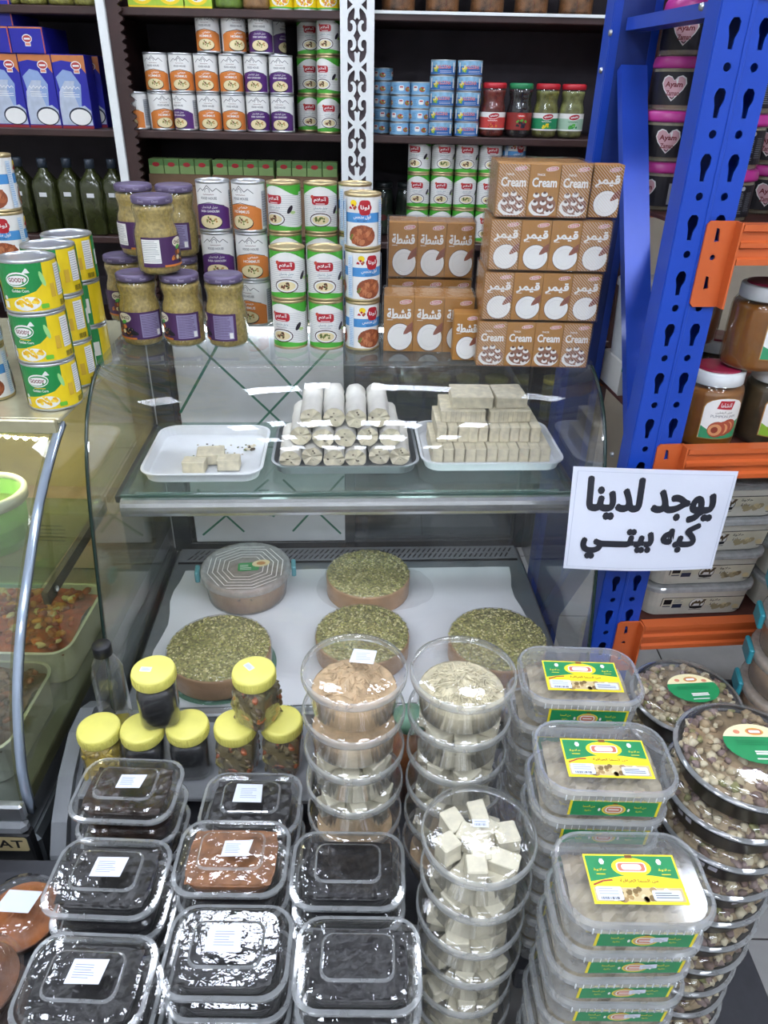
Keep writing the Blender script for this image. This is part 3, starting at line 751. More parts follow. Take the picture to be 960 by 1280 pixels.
M_SEED = mat('#a9a24a', .5, var=.4, scale=160, bump=.5); M_PEACH = mat('#8a5a35', .4, var=.6, scale=38, bump=.6)
P_J1 = jar_parts(.041, .15, M_SEED, mat('#7a7a4a', .4)); P_J2 = jar_parts(.052, .16, M_PEACH, mat('#caa860', .35, .5))
for i, px in enumerate((10, 43, 78, 110)):
    p = pyy(px, 2, YS + .06); thing('seed_jar', P_J1, 'jar of pale green seeds on top left shelf, %s from left' % ORD[i], 'jar', (p.x, YS + .06, ZT), 0, 'seed jars on the top left shelf')
for i, px in enumerate((287, 321)):
    p = pyy(px, 5, YS + .06); thing('seed_jar', jar_parts(.0435, .15, [mat('#7c9a35', .5, var=.3, scale=50), mat('#a8794c', .5, var=.3, scale=60)][i], mat('#7a7a4a', .4)), ['jar of green pickles on the top wall shelf beside the soup cartons', 'jar of brown paste on the top wall shelf beside the yellow cans'][i], 'jar', (p.x, YS + .06, ZT))
for i, px in enumerate((498, 553, 609, 664, 720)):
    p = pyy(px, 5, YS + .07); thing('fruit_jar', P_J2, 'wide jar of brown stuffed fruit on top right shelf, %s from left' % ORD[i], 'jar', (p.x, YS + .07, ZT), 0, 'fruit jars on the top right shelf')
pl_ = MB(); pl_.box((XF0 + XF1) / 2 + .015, YS - .004, -.004, XR - .1, YS - .001, .004, M_WHITE, .0005)
single('shelf_edge_paper', pl_, 'white paper strip along the top right shelf edge', 'paper', (0, 0, SH[5]))

# --- left bay: blue milk powder cartons
M_NAVY = mat('#25269a', .4, var=.05); M_OB = mat('#c77a45', .4)
def emblem(L, x, y, k, same=False):
    L.ell(x, y + k * .3, k, k * .75, W_, 14); L.rect(x - k * .55, y - k, x + k * .55, y - k * .4, W_, True); L.ell(x, y + k * .28, k * .85, k * .6, mat('#b6433c', .4), 14); L.rect(x - k * .45, y - k * .85, x + k * .45, y - k * .45, mat('#d98b72', .4)); L.rect(x - k * .6, y + k * .12, x + k * .6, y + k * .42, W_)
def lab_milk():
    L = Lab(); w_, h = .0495, .198
    L.rect(-w_, 0, w_, h, M_NAVY); L.poly([(-w_, h), (w_, h), (w_, .15), (.035, .168), (.01, .18), (-.02, .184), (-w_, .178)], M_OB)
    L.poly([(-.03, .06), (.02, .06), (.028, .12), (.005, .155), (-.02, .16), (-.045, .14)], mat('#8fa6cf', .5)); L.poly([(-w_ + .002, .01), (w_ - .002, .01), (w_ - .002, .05), (.03, .064), (.012, .060), (0, .10), (.010, .13), (-.02, .13), (-.042, .10), (-w_ + .002, .06)], mat('#b9c3d3', .6, var=.15))
    emblem(L, .022, .166, .016); L.ell(.012, .033, .036, .026, mat('#1a2236', .3), 24); L.ell(.012, .032, .032, .022, W_, 24); L.rect(-w_, 0, w_, .008, mat('#8c2730', .4)); L.wave(-.032, .022, .112, .004, .0016, W_); L.lines(-.03, .085, .02, .102, 3, W_, .0015)
    return L
P_MK = [('carton', MB().box(-.05, 0, 0, .05, .07, .2, M_NAVY, .0015).mesh()), ('label', lab_milk().mesh(frontp(-.0001)))]
lt = Lab(); lt.rect(-.049, .001, .049, .066, M_NAVY); emblem(lt, 0, .033, .015); lt.rect(-.05, .063, .05, .067, M_OB); lt.rect(.046, .0, .0495, .067, mat('#b3543f', .4))
P_MKL = [('carton', MB().box(-.05, 0, 0, .05, .19, .068, M_NAVY, .0015).mesh()), ('label', lt.mesh(frontp(-.0001)))]
for i, px in enumerate((92, 51, 10)):
    p = pyy(px, 120, YS + .02); thing('milk_carton', P_MK, 'blue milk powder carton standing on left shelf, %s' % ['nearest the white post', 'second from the white post', 'third from the white post'][i], 'carton', (p.x, YS + .02, ZM), 0, 'standing milk cartons on the left shelf')
    thing('milk_carton', P_MK, 'blue milk powder carton in the rear row, %s' % ['nearest the white post', 'second from the white post', 'third from the white post'][i], 'carton', (p.x + .012, YS + .11, ZM), 0, 'rear milk cartons on the left shelf')
    if i: thing('milk_carton', P_MKL, 'blue carton lying flat on %s standing milk carton' % ['', 'the middle', 'the leftmost'][i], 'carton', (p.x - .008, YS + .016, ZM + .2006), 0, 'lying milk cartons on the left shelf')
p = pyy(-4, 30, YS + .02); thing('milk_carton', P_MKL, 'topmost blue carton lying on the stacked milk cartons at the left', 'carton', (p.x, YS + .018, ZM + .2692), 0, 'lying milk cartons on the left shelf')
# oil bottles on the left lower shelf
M_OIL = clear('oil_glass', '#5a6140', .55, '#2f3620', .05, .5, .05)
gb = MB().rr([(.066, .066, .012, 0), (.072, .072, .014, .006), (.072, .072, .014, .15), (.068, .068, .02, .165), (.05, .05, .022, .182), (.03, .03, .0149, .195), (.028, .028, .0139, .205)], mat('#353a1c', .25, var=.35, scale=25, coat=.6), 5, smooth=True)
bc = MB().lathe([(.0, .231), (.014, .231), (.0155, .229), (.0155, .203), (.0, .203)], mat('#39424e', .35), 16)
P_OIL = [('bottle_body', gb.mesh()), ('cap', bc.mesh()), ('price_tag', Lab().rect(-.012, .118, .012, .131, mat('#d8d8d8', .6)).mesh(frontp(-.0365)))]
for i, px in enumerate((1, 31, 61, 91, 119, 146)):
    p = pyy(px, 250, YS + .05 + (.02 if i % 2 else 0)); thing('oil_bottle', P_OIL, 'dark green oil bottle on the lower left shelf, %s from left' % ORD[i], 'bottle', (min(p.x, XP - .055), YS + .05 + (.02 if i % 2 else 0), SH[3] + .0004), 0, 'oil bottles on the lower left shelf')

# --- middle bay, lower shelf: bouillon boxes in kraft trays over big cartons
M_KR = mat('#7a5f45', .7, var=.12, scale=20); bx_g = mat('#8fae6a', .6)
z3 = SH[3] + .0004
for k in range(3):
    xx = -.80 + k * .21
    thing('kraft_carton', [('box', MB().box(0, 0, 0, .205, .15, .155, M_KR).mesh())], 'brown carton under the small boxes on the lower wall shelf, %s' % ['left', 'middle', 'right'][k], 'carton', (xx, YS + .06, z3), 0, 'kraft cartons on the lower wall shelf')
    thing('carton_tray', [('tray', MB().box(0, 0, 0, .205, .004, .035, M_KR).box(0, .146, 0, .205, .15, .035, M_KR).box(0, .004, 0, .205, .146, .004, M_KR).mesh())], 'cut kraft tray holding small green boxes, %s' % ['left', 'middle', 'right'][k], 'tray', (xx, YS + .06, z3 + .1556), 0, 'kraft trays on the lower wall shelf')
    lb = Lab().rect(-.0235, .001, .0235, .073, bx_g).rect(-.0235, .055, .0235, .073, mat('#5f8a4a', .6)).ell(0, .058, .012, .007, RD, 10)
    lb = lb.mesh(frontp(-.0001)) if k == 0 else None
    if k == 0: P_BX = [('box', MB().box(-.024, 0, 0, .024, .06, .074, bx_g).mesh()), ('label', lb)]
    for i in range(4):
        thing('small_box', P_BX, 'small green box with red spot in the %s tray, %s from left' % (['left', 'middle', 'right'][k], ORD[i]), 'box', (xx + .027 + i * .0505, YS + .0655, z3 + .1602), 0, 'small green boxes on the lower wall shelf')

# --- right bay: tuna cans
def lab_tuna(kind, R, h):
    L = Lab(); U = PI * R
    if kind == 0:
        L.rect(-U, .003, U, h - .003, mat('#7fb2d6', .4))
        for s in (-.12, -.06, 0, .06, .12):
            if abs(s) < U - .02: L.rrect(s - .020, .012, s - .004, .026, .004, W_); L.rect(s - .017, .020, s - .007, .0235, RD); L.ell(s + .010, .016, .010, .007, mat('#b5543f', .4), 10); L.dots(s + .010, .018, .007, .005, 5, .003, [RD, CRM, GN], 4); L.lines(s + .022, .008, s + .036, .028, 5, mat('#2a5f96', .5))
    else:
        L.rect(-U, .003, U, h - .003, mat('#2f6cb2', .4)); L.rect(-U, .024, U, h - .003, mat('#8fc0dc', .4, var=.2, scale=80))
        for s in (-.08, 0, .08):
            L.text('ALCONA', s + .004, .022, .010, W_, .05, width=.042); L.text('ALCONA', s + .004, .022, .010, mat('#c43a4a', .4), .02, width=.041); L.dots(s - .022, .016, .008, .010, 12, .004, [YL, mat('#6fae3c', .4), CRM], 7); L.rect(s + .034, .008, s + .041, .034, W_); L.lines(s - .01, .006, s + .028, .013, 2, W_)
    return L
def tuna_parts(kind, R, h):
    b = MB().lathe([(0, .002), (R - .003, .002), (R - .001, 0), (R, .002), (R - .001, .004), (R - .001, h - .004), (R, h - .002), (R - .001, h), (R - .003, h - .003), (0, h - .003)], M_TIN, 26)
    return [('body', b.mesh()), ('label', lab_tuna(kind, R, h).mesh(cyl(R - .0006), R * .16))]
P_T0 = tuna_parts(0, .0315, .0365); P_T1 = tuna_parts(1, .0385, .041)
for c, (px, n, P, h) in enumerate(((478, 5, P_T0, .0365), (500, 4, P_T0, .0365), (524, 4, P_T0, .0365), (551, 5, P_T1, .041), (583, 5, P_T1, .041))):
    y = YS + .045 + (.07 if c == 0 else 0); p = pyy(px, 150, y)
    for t in range(n):
        if c == 1: p.x = max(p.x, .0)
        thing('tuna_can', P, '%s tuna can, %s from bottom in the %s tuna stack from the fretwork post' % ('light blue' if P is P_T0 else 'bright blue', ORD[t], ORD[c]), 'can', (p.x + rg.uniform(-.0015, .0015), y, ZM + t * (h + .0005)), rg.uniform(-.5, .5) if P is P_T0 else rg.uniform(-.12, .12), 'tuna cans on the right wall shelf')
# pickle jars
def lab_pick(k):
    L = Lab(); R = .040; U = .062; c = [mat('#c8443f', .4), mat('#8c2a26', .4), mat('#1d8a5a', .4), mat('#a9c9b0', .4)][k]
    L.rect(-U, .022, U, .070, W_ if k != 1 else c); L.rect(-U, .026, U, .056, c)
    if k == 1: L.ell(0, .061, .014, .008, mat('#c23a35', .4), 14); L.wave(-.009, .009, .061, .002, .0014, W_); L.dots(0, .036, .014, .009, 14, .0045, [BK, mat('#23203a', .4)], 3); L.dots(0, .047, .018, .004, 6, .004, [GN], 4)
    else:
        L.ell(.004, .060, .019, .009, W_, 16, .15); L.ell(.004, .060, .017, .0075, RD, 16, .15); L.wave(-.008, .016, .060, .0025, .0016, W_, rot=.15)
        L.wave(-.015, .015, .047, .0016, .0013, W_ if k != 3 else DGN); L.dots(0, .034, .014, .006, 12, .004, [[RD, OR_], [], [YL, GN], [GN, DGN]][k], 5)
    return L
pkf = [mat('#7a2418', .35, var=.5, scale=50), mat('#18131a', .25, var=.3), mat('#7d7a3a', .35, var=.5, scale=45), mat('#8a8a52', .35, var=.5, scale=45)]
for i, px in enumerate((616, 649, 682, 714)):
    p = pyy(px, 140, YS + .055)
    thing('pickle_jar', jar_parts(.040, .15, pkf[i], RD if i != 1 else DGN, lab_pick(i), waist=1), ['jar of red pickles with red lid beside the tuna cans', 'jar of black olives with green lid on the right shelf', 'jar of yellow-green peppers with red lid and green label', 'jar of pale cucumbers with red lid nearest the blue rack'][i], 'jar', (p.x, YS + .055, ZM), rg.uniform(-.1, .1), 'pickle jars on the right wall shelf')
# green-white cans, lower right shelf
GXS = spread([pyy(q, 240, YS + .055).x for q in (524, 552, 581, 609, 637)], .0768)
for c in range(4):
    for t in range(3):
        can(P_DR if (c + t) % 3 else P_DR2, GXS[c], YS + .055, z3 + t * (CH + .0005), rg.uniform(-.15, .15) - (.4 if c == 0 and t == 2 else 0), 'green and white can on lower right shelf, %s tier, %s column from left' % (['bottom', 'middle', 'top'][t], ORD[c]), 'green and white cans on the lower right shelf')
p = pyy(636, 230, YS + .075)
for t in range(3): can(P_BN, GXS[4], YS + .065, z3 + t * (CH + .0005), .3, 'bean can beside the green cans on lower right shelf, %s tier' % ['bottom', 'middle', 'top'][t], 'bean cans on the lower right shelf')
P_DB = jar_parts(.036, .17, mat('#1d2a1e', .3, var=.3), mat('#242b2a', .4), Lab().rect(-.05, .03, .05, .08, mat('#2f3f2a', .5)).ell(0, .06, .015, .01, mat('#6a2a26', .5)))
for i, px in enumerate((479, 497)):
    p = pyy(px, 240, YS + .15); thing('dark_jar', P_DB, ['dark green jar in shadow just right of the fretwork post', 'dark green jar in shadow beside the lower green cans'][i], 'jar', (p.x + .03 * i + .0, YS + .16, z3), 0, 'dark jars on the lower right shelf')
# lower shelves behind the case: stored olive jars seen dimly through the glass door
P_OL = jar_parts(.05, .16, mat('#7d7c2c', .35, var=.5, scale=40), mat('#b9b04a', .4))
for i in range(7):
    thing('olive_jar', P_OL, 'olive jar on the low wall shelf behind the case, %s from left' % ORD[i], 'jar', (-.02 + i * .108, YS + .06, SH[1] + .0004), 0, 'olive jars on the low wall shelf')

# ================================================================== GOODS STANDING ON THE GLASS CASE
ZC = 1.1972
# front rows at y1, rear rows at y2
def ontop(px, y, ref=430): return pyy(px, ref, y).x
y1, y2 = 1.605, 1.775
M_PUR = mat('#bb9f5c', .45, var=.3, scale=150, bump=.3); M_LIDP = mat('#665a78', .35, .2, .1)
def lab_puree():
    L = Lab(); R = .045; U = .062; h0, h1 = .018, .076
    L.rect(-U - .045, h0, U, h1, mat('#4a2a57', .45, var=.05)); L.rect(.012, h0 + .004, U - .006, h1 - .004, mat('#8f86a8', .5)); L.lines(.014, h0 + .006, U - .008, h1 - .006, 13, mat('#4a2a57', .5), .001); L.rect(.046, h0 + .006, .054, h0 + .018, W_)
    L.ell(-.024, h1 - .012, .0165, .010, mat('#e9e0c6', .5), 18); L.text('ÖNCÜ', -.024, h1 - .0115, .008, mat('#53281c', .5), .03, width=.025); L.ell(-.026, h1 - .021, .007, .004, GN, 8, .4)
    L.dots(-.026, .036, .018, .012, 16, .006, [OR_, BRN, CRM, BK], 3); L.ell(-.010, .034, .016, .0055, BK, 12, -.3); L.rect(-U, h0, 0, h0 + .004, OR_)
    L.rect(-.105, h0 + .008, -.068, h1 - .004, W_); L.lines(-.104, h0 + .01, -.069, h1 - .006, 12, GRY)
    return L
P_PJ = jar_parts(.0445, .152, M_PUR, M_LIDP, lab_puree(), .013, 1)
lw_ = Lab(); lr = .0445 * .92
for i in range(9): lw_.text('Öncü', -.12 + i * .0295, 0, .005, mat('#b9b0c6', .5), .01, same=i > 0)
P_PJ.append(('lid_print', lw_.mesh(cyl(lr + .0001, .152 - .0085), .006)))
jz = .1526
jarspec = [(177, y1, 0, .0, 'front left jar of the bottom row'), (230, y1, 0, -.35, 'front middle jar of the bottom row'), (284, y1, 0, -.75, 'front right jar of the bottom row'),
           (196, y1 - .004, 1, 1.9, 'front jar resting on top of two others'), (165, y2 + .01, 0, .4, 'rear left jar of the bottom row'), (236, y2 + .01, 0, -.3, 'rear right jar of the bottom row'),
           (179, y2 + .01, 1, 1.2, 'rear left jar of the upper row'), (229, y2 + .01, 1, -.55, 'rear right jar of the upper row')]
for px, y, t, r, d in jarspec:
    x = ontop(px, y, 400 - 100 * t if y < 1.7 else 370 - 90 * t) - (.012 if y > 1.7 else 0)
    thing('puree_jar', P_PJ, 'aubergine puree jar with purple label and lid, ' + d, 'jar', (x, y, ZC + t * jz), r, 'aubergine puree jars on the glass case')
RXS = spread([ontop(q, y2, 380) for q in (279, 320, 361, 404, 444)], .0768)
FXS = spread([ontop(q, y1, 410) for q in (363, 408, 453)], .0768)
# hommus and baba ganoush cans, rear, three high
for t in range(3):
    for j, px in enumerate((279, 320)):
        k = 'p' if (j == 0) else 'o'
        can(P_HP if k == 'p' else P_HO, RXS[j], y2, ZC + .0005 + t * (CH + .0005), rg.uniform(-.1, .1) + (-.45 if j and t != 1 else 0), '%s can on the glass case, %s of three' % (['purple baba ganoush', 'orange hommus'][j], ['bottom', 'middle', 'top'][t]), 'dip cans on the glass case')
for t in range(3):
    for j, px in enumerate((361, 404)):
        can(P_DR if (j == 0) else P_DR2, RXS[2 + j], y2, ZC + .0005 + t * (CH + .0005), (-.55 if j == 0 and t == 2 else .05), 'green and white can on the glass case, rear %s column, %s' % (['left', 'right'][j], ['bottom', 'middle', 'top'][t]), 'green and white cans on the glass case')
for t in range(2):
    for j, px in enumerate((363, 408)):
        can(P_DR2 if (j == 1 and t == 0) else P_DR, FXS[j], y1, ZC + .0005 + t * (CH + .0005), (-.4 if (j == 0 and t == 0) else .03), 'green and white can on the glass case, front %s column, %s' % (['left', 'right'][j], ['bottom', 'top'][t]), 'green and white cans on the glass case')
for t in range(3): can(P_BN, FXS[2], y1, ZC + .0005 + t * (CH + .0005), [.52, .45, .0][t], 'blue and white bean can, %s of the front stack' % ['bottom', 'middle', 'top'][t], 'bean cans on the glass case')
for t in range(3): can(P_BN, RXS[4], y2, ZC + .0005 + t * (CH + .0005), .3, 'blue and white bean can, %s of the rear stack' % ['bottom', 'middle', 'top'][t], 'bean cans on the glass case')

# cream cartons in shrink-wrapped packs
M_KD = mat('#a97636', .5, var=.05); M_KDD = mat('#8f5526', .5); PK = mat('#c2606a', .4); SK = mat('#8c4f3c', .5)
def lab_cream(kind, w_, h, hatch=False):
    L = Lab(); a = w_ / 2 - .0008
    L.rect(-a, .001, a, h - .001, M_KD); L.ell(a * .45, h * .91, a * .42, h * .042, W_, 14, .15); L.ell(a * .45, h * .91, a * .38, h * .035, PK, 14, .15); L.text('KDD', a * .45, h * .91, h * .045, W_, .02, width=a * .5, rot=.12)
    if kind == 'cream':
        L.text('THICK', -a * .25, h * .80, h * .04, W_, .02, width=a * .55); L.fat('Cream', a * .02, h * .66, h * .17, W_, .0006, a * 1.62)
        L.ell(-a * .0, h * .2, a * .9, h * .19, W_, 20); L.ell(a * .1, h * .24, a * .82, h * .18, mat('#8a5c48', .5), 18)
        for dx, dy in ((-.45, .42), (.1, .44), (.5, .36), (-.5, .27), (.05, .28), (.55, .22), (-.1, .14), (.4, .10)): L.ell(dx * a, dy * h, a * .22, h * .048, W_, 10, same=dx != -.45)
        L.k += 1
        for dx, dy in ((-.45, .45), (.1, .47), (.5, .39), (-.5, .30), (.05, .31), (.55, .25), (-.1, .17), (.4, .13)): L.ell(dx * a, dy * h, a * .12, h * .025, mat('#5a3020', .5), 8, same=True)
        L.rect(-a, .001, a, h * .035, M_KDD)
    else:
        L.fat(ar('قشطة' if kind == 'q' else 'قيمر'), a * .02, h * .70, h * (.17 if kind == 'q' else .20), W_, .0009, a * 1.6); L.wave(-a * .8, -a * .4, h * .585, h * .008, .0008, W_)
        L.ell(a * .10, h * .27, a * .88, h * .262, mat('#6a4a34', .5), 24); L.ell(a * .11, h * .272, a * .85, h * .245, W_, 24); L.ell(a * .11, h * .272, a * .62, h * .18, mat('#d9d8d6', .4), 22); L.ell(a * .11, h * .272, a * .60, h * .172, W_, 22)
        L.poly([(a * .98, h * .56), (a * .98, h * .40), (a * .55, h * .33), (a * .35, h * .32), (a * .38, h * .37), (a * .6, h * .48)], SK); L.poly([(a * .98, h * .50), (a * .98, h * .46), (a * .5, h * .36)], mat('#7d4f38', .5))
    if hatch:
        L.k += 1; n = 26
        for i in range(n):
            c0 = -a + (2 * a + h) * i / n           # 45 degree stripes clipped to the face
            x0, y0 = c0, .001; x1, y1_ = c0 - h, h - .001
            if x0 > a: y0 += x0 - a; x0 = a
            if x1 < -a: y1_ -= (-a - x1); x1 = -a
            if y1_ - y0 > .002 and True: L.line([(x0, y0), (x1, y1_)], .0006, mat('#e9d9cc', .5), True)
    return L
def carton_parts(kind, w_, h, d, hatch=False):
    return [('carton', MB().box(-w_ / 2, 0, 0, w_ / 2, d, h, M_KD, .001).mesh('carton'), [('label', lab_cream(kind, w_, h, hatch).mesh(frontp(-.0001)))])]
M_WRAP = clear('shrink_wrap', '#ffffff', .025, '#f2eee8', .05, .6, .12, .9, 55, 3)
def pack(kind, n, w_, h, depth, label, loc, hatch_ends=False, last=None, rot=0):
    d = .042; parts = []; nr = int(depth / d)
    base = CART[kind]
    for i in range(n):
        for j in range(nr):
            src = base['h' if hatch_ends and i in (0, n - 1) else 'p'] if j == 0 else base['plain']
            if last and i == n - 1 and j == 0: src = CART[last]['h']
            nm, me, sub = src[0]
            parts.append((nm, me, sub if j == 0 else None, None, Matrix.Translation((-n * w_ / 2 + w_ / 2 + i * (w_ + .0004), j * (d + .0004), .0008))))
    W = n * (w_ + .0004); D = nr * (d + .0004)
    wr = MB(); rgw = random.Random(len(parts) + int(loc[2] * 1000)); a = W / 2 + .0022; zz = [0, .001, h * .25, h * .5, h * .75, h, h + .0028]
    rows = []
    n_u = 36
    for z in zz:
        row = []
        for i in range(n_u):
            t = i / n_u * 4; s = int(t); q = t - s; j = rgw.uniform(0, .0012)
            P = [(-a + 2 * a * q, -.0022 - j), (a + j, -.0022 + (D + .0044) * q), (a - 2 * a * q, D + .0022 + j), (-a - j, D + .0022 - (D + .0044) * q)][s]
            row.append((P[0], P[1], z + (rgw.uniform(0, .002) if z == zz[-1] else 0)))
        rows.append(row + [row[0]])
    wr.sheet(rows, M_WRAP)
    top = rows[-1]; wr.add([(0, D / 2, h + .0045)] + top[:-1], [(0, 1 + i, 1 + (i + 1) % n_u) for i in range(n_u)], M_WRAP, True)
    parts.append(('shrink_wrap', wr.mesh()))
    thing('carton_pack', parts, label, 'carton pack', loc, rot, 'shrink-wrapped cream carton packs')
CART = {}
for kind, w_, h in (('q', .0635, .1175), ('g', .057, .0915), ('cream', .057, .0915)):
    CART[kind] = {'p': carton_parts(kind, w_, h, .042), 'h': carton_parts(kind, w_, h, .042, True), 'plain': [('carton', None, None)]}
    CART[kind]['plain'] = [('carton', CART[kind]['p'][0][1], None)]
xq = ontop(535, 1.58, 405); xg = ontop(665, 1.5, 430)
pack('q', 3, .0635, .1175, .09, 'front pack of three brown cream cartons with white cream bowls', (xq, 1.572, ZC))
xq2 = ontop(536, 1.74, 370)
for t in range(2): pack('q', 3, .0635, .1175, .09, ['lower', 'upper'][t] + ' rear pack of three brown cream cartons with white bowls', (xq2, 1.735, ZC + t * .1232))
GH = .0972
pack('cream', 4, .057, .0915, .13, 'bottom pack of four thick cream cartons with strawberry dish print', (xg, 1.487, ZC), True)
pack('g', 4, .057, .0915, .13, 'second pack from the bottom of the right carton tower', (xg + .004, 1.487, ZC + GH), True)
pack('g', 4, .057, .0915, .13, 'third pack from the bottom of the right carton tower', (xg + .008, 1.487, ZC + 2 * GH), True)
pack('cream', 3, .057, .0915, .13, 'topmost pack of the right carton tower, three thick cream cartons', (xg - .016, 1.487, ZC + 3 * GH), True)
cs_ = carton_parts('q', .052, .098, .04)
thing('cream_carton', [(cs_[0][0], cs_[0][1]), ('label', cs_[0][2][0][1])], 'single loose brown cream carton between the two packs', 'carton', (ontop(582, 1.52, 425), 1.522, ZC + .0003), 0)
thing('cream_carton', [CART['g']['h'][0]], 'loose hatched cream carton beside the topmost pack', 'carton', (xg + .105, 1.505, ZC + 3 * GH + .0), 0)

# cans on the left counter: corn in front, beans behind
ZL = 1.1466
for c, (px, yy) in enumerate(((66, 1.365), (96, 1.485), (112, 1.60))):
    for t in range(3):
        p = pyy(px - 11 * t - (0 if c else 3), 470 - 58 * t, yy); 
        xs = min(pyy(px, 480 if c == 0 else 455 if c == 1 else 440, yy).x, [-.65, -.66, -.668][c])
        can(P_CORN, xs, yy, ZL + t * (CNH + .0005), [.02, -.12, .1][t] + [.0, -.25, -1.35][c] + (.9 if c == 2 and t == 2 else 0), 'green and yellow sweet corn can, %s of the %s stack' % (['bottom', 'middle', 'top'][t], ['nearest', 'second', 'farthest'][c]), 'sweet corn cans on the left counter')
for t in range(4):
    xs = pyy(4, 480, 1.40).x - .018
    can(P_BN, xs, 1.395, ZL + t * .0001 + t * (CH - .0005 + .001), .3 + .2 * t, 'bean can left of the corn cans, %s from the bottom' % ORD[t], 'bean cans on the left counter') if t < 3 else None
can(P_BN, pyy(14, 310, 1.62).x, 1.62, ZL + 3 * (CH + .0005), .1, 'bean can behind the corn cans, its top showing above them', 'bean cans on the left counter')
for t in range(3): can(P_BN, pyy(14, 310, 1.62).x, 1.62, ZL + t * (CH + .0005), .1, 'bean can under others behind the corn cans, %s from bottom' % ORD[t], 'bean cans on the left counter')

# ================================================================== HALVA INSIDE THE GLASS CASE
ZS = .9326
def tray_parts(W, D, h, mt, t=.004):
    o = MB().rr([(W - .03, D - .03, .03, 0), (W - .022, D - .022, .035, .002), (W - .010, D - .010, .04, h - .004), (W, D, .042, h - .003), (W, D, .042, h), (W - .012, D - .012, .038, h), (W - .026, D - .026, .033, .006), (W - .034, D - .034, .03, .005)], mt, 5, smooth=False)
    return o
M_FOAMW = mat('#e6e9ec', .4, var=.03)
def case_at(px, py, z): return c_loc(pz(px, py, z))
def cplace(lx, ly, z): return cp(lx, ly, z)
trs = [(251, 598, .270, .27, M_FOAMW, 'white foam tray with a few halva slices left in it'), (432, 588, .338, .25, mat('#8d9296', .3, .7), 'grey tray heaped with wrapped halva rolls'), (617, 584, .335, .25, M_FOAMW, 'white foam tray stacked with sliced halva blocks')]
TC = []
for px, py, W, D, mt, lb in trs:
    q = case_at(px, py, ZS + .01); cx, cy = q.x, q.y + D / 2 - .012
    if px < 300: cx += 0
    TC.append((cx, cy)); lines = None
    parts = [('tray_body', tray_parts(W, D, .026, mt).mesh())]
    if px == 255:
        rb = MB()
        parts.append(('tray_ribs', rb.rr([(W - .075, D - .075, .025, .0055), (W - .08, D - .08, .025, .0068)], mat('#d9dde0', .5)).mesh()))
    thing('food_tray', parts, lb, 'tray', cp(cx, cy, ZS), CYAW, 'food trays on the case shelf')
M_HALV = mat('#e4dabc', .65, var=.16, scale=60, bump=.35); M_HALV2 = mat('#bdb090', .7, var=.2, scale=45, bump=.4); M_HWHITE = mat('#e8e4da', .45, var=.1, scale=30, bump=.3); M_NUT = mat('#4a3a20', .6, var=.3); M_PIST = mat('#6d7a35', .6, var=.3, scale=80)
def halva_box(w_, d, h, seed, mt=M_HALV, ridges=0):
    r = random.Random(seed); mb = MB(); n = max(3, ridges)
    rows = []
    secs = []
    for z, ins in ((0, .0012), (.0012, 0), (h * .5, .0006), (h - .0015, 0), (h, .0015)):
        secs.append((w_ - 2 * ins, d - 2 * ins, .002, z + (r.uniform(-.0006, .0006) if 0 < z < h else 0), r.uniform(-.0006, .0006), r.uniform(-.0006, .0006)))
    mb.rr(secs, mt, 1)
    if ridges:
        for i in range(1, ridges):
            x = -w_ / 2 + w_ * i / ridges; mb.box(x - .0004, -d / 2 - .0005, .002, x + .0004, -d / 2 + .001, h - .002, M_HALV2, .0001)
    return mb.mesh('halva')
cx, cy = TC[2]; zb = ZS + .0064
sl = [halva_box(.0245, .16, .039, i) for i in range(3)]; k = 0
for i in range(11):
    single('halva_slice', sl[i % 3], 'upright halva slice in the bottom layer, %s from left' % ORD[i], 'halva', cp(cx - .127 + i * .0252, cy - .012 + .002 * ((i * 7) % 3), zb), CYAW + rg.uniform(-.01, .01), 'sliced halva in the right tray')
sl2 = [halva_box(.0235, .14, .037, 5 + i) for i in range(3)]
for i in range(10):
    single('halva_slice', sl2[i % 3], 'upright halva slice in the second layer, %s from left' % ORD[i], 'halva', cp(cx - .115 + i * .0244, cy + .014 + .002 * ((i * 5) % 3), zb + .0396), CYAW + rg.uniform(-.02, .02), 'sliced halva in the right tray')
for i, (dx, w_, h, nm) in enumerate(((-.062, .105, .029, 'left ridged halva block of the third layer'), (.046, .098, .029, 'right ridged halva block of the third layer'))):
    single('halva_block', halva_box(w_, .11, h, 20 + i, ridges=9), nm, 'halva', cp(cx + dx, cy + .03, zb + .0772), CYAW + (.03 if i else -.03), 'halva blocks on top of the pile')
for i, (dx, w_, h, nm) in enumerate(((-.040, .098, .027, 'left rough halva block on the very top'), (.050, .075, .027, 'right rough halva block on the very top'))):
    single('halva_block', halva_box(w_, .09, h, 30 + i), nm, 'halva', cp(cx + dx, cy + .035, zb + .1068), CYAW + (.05 if i else -.04), 'halva blocks on top of the pile')
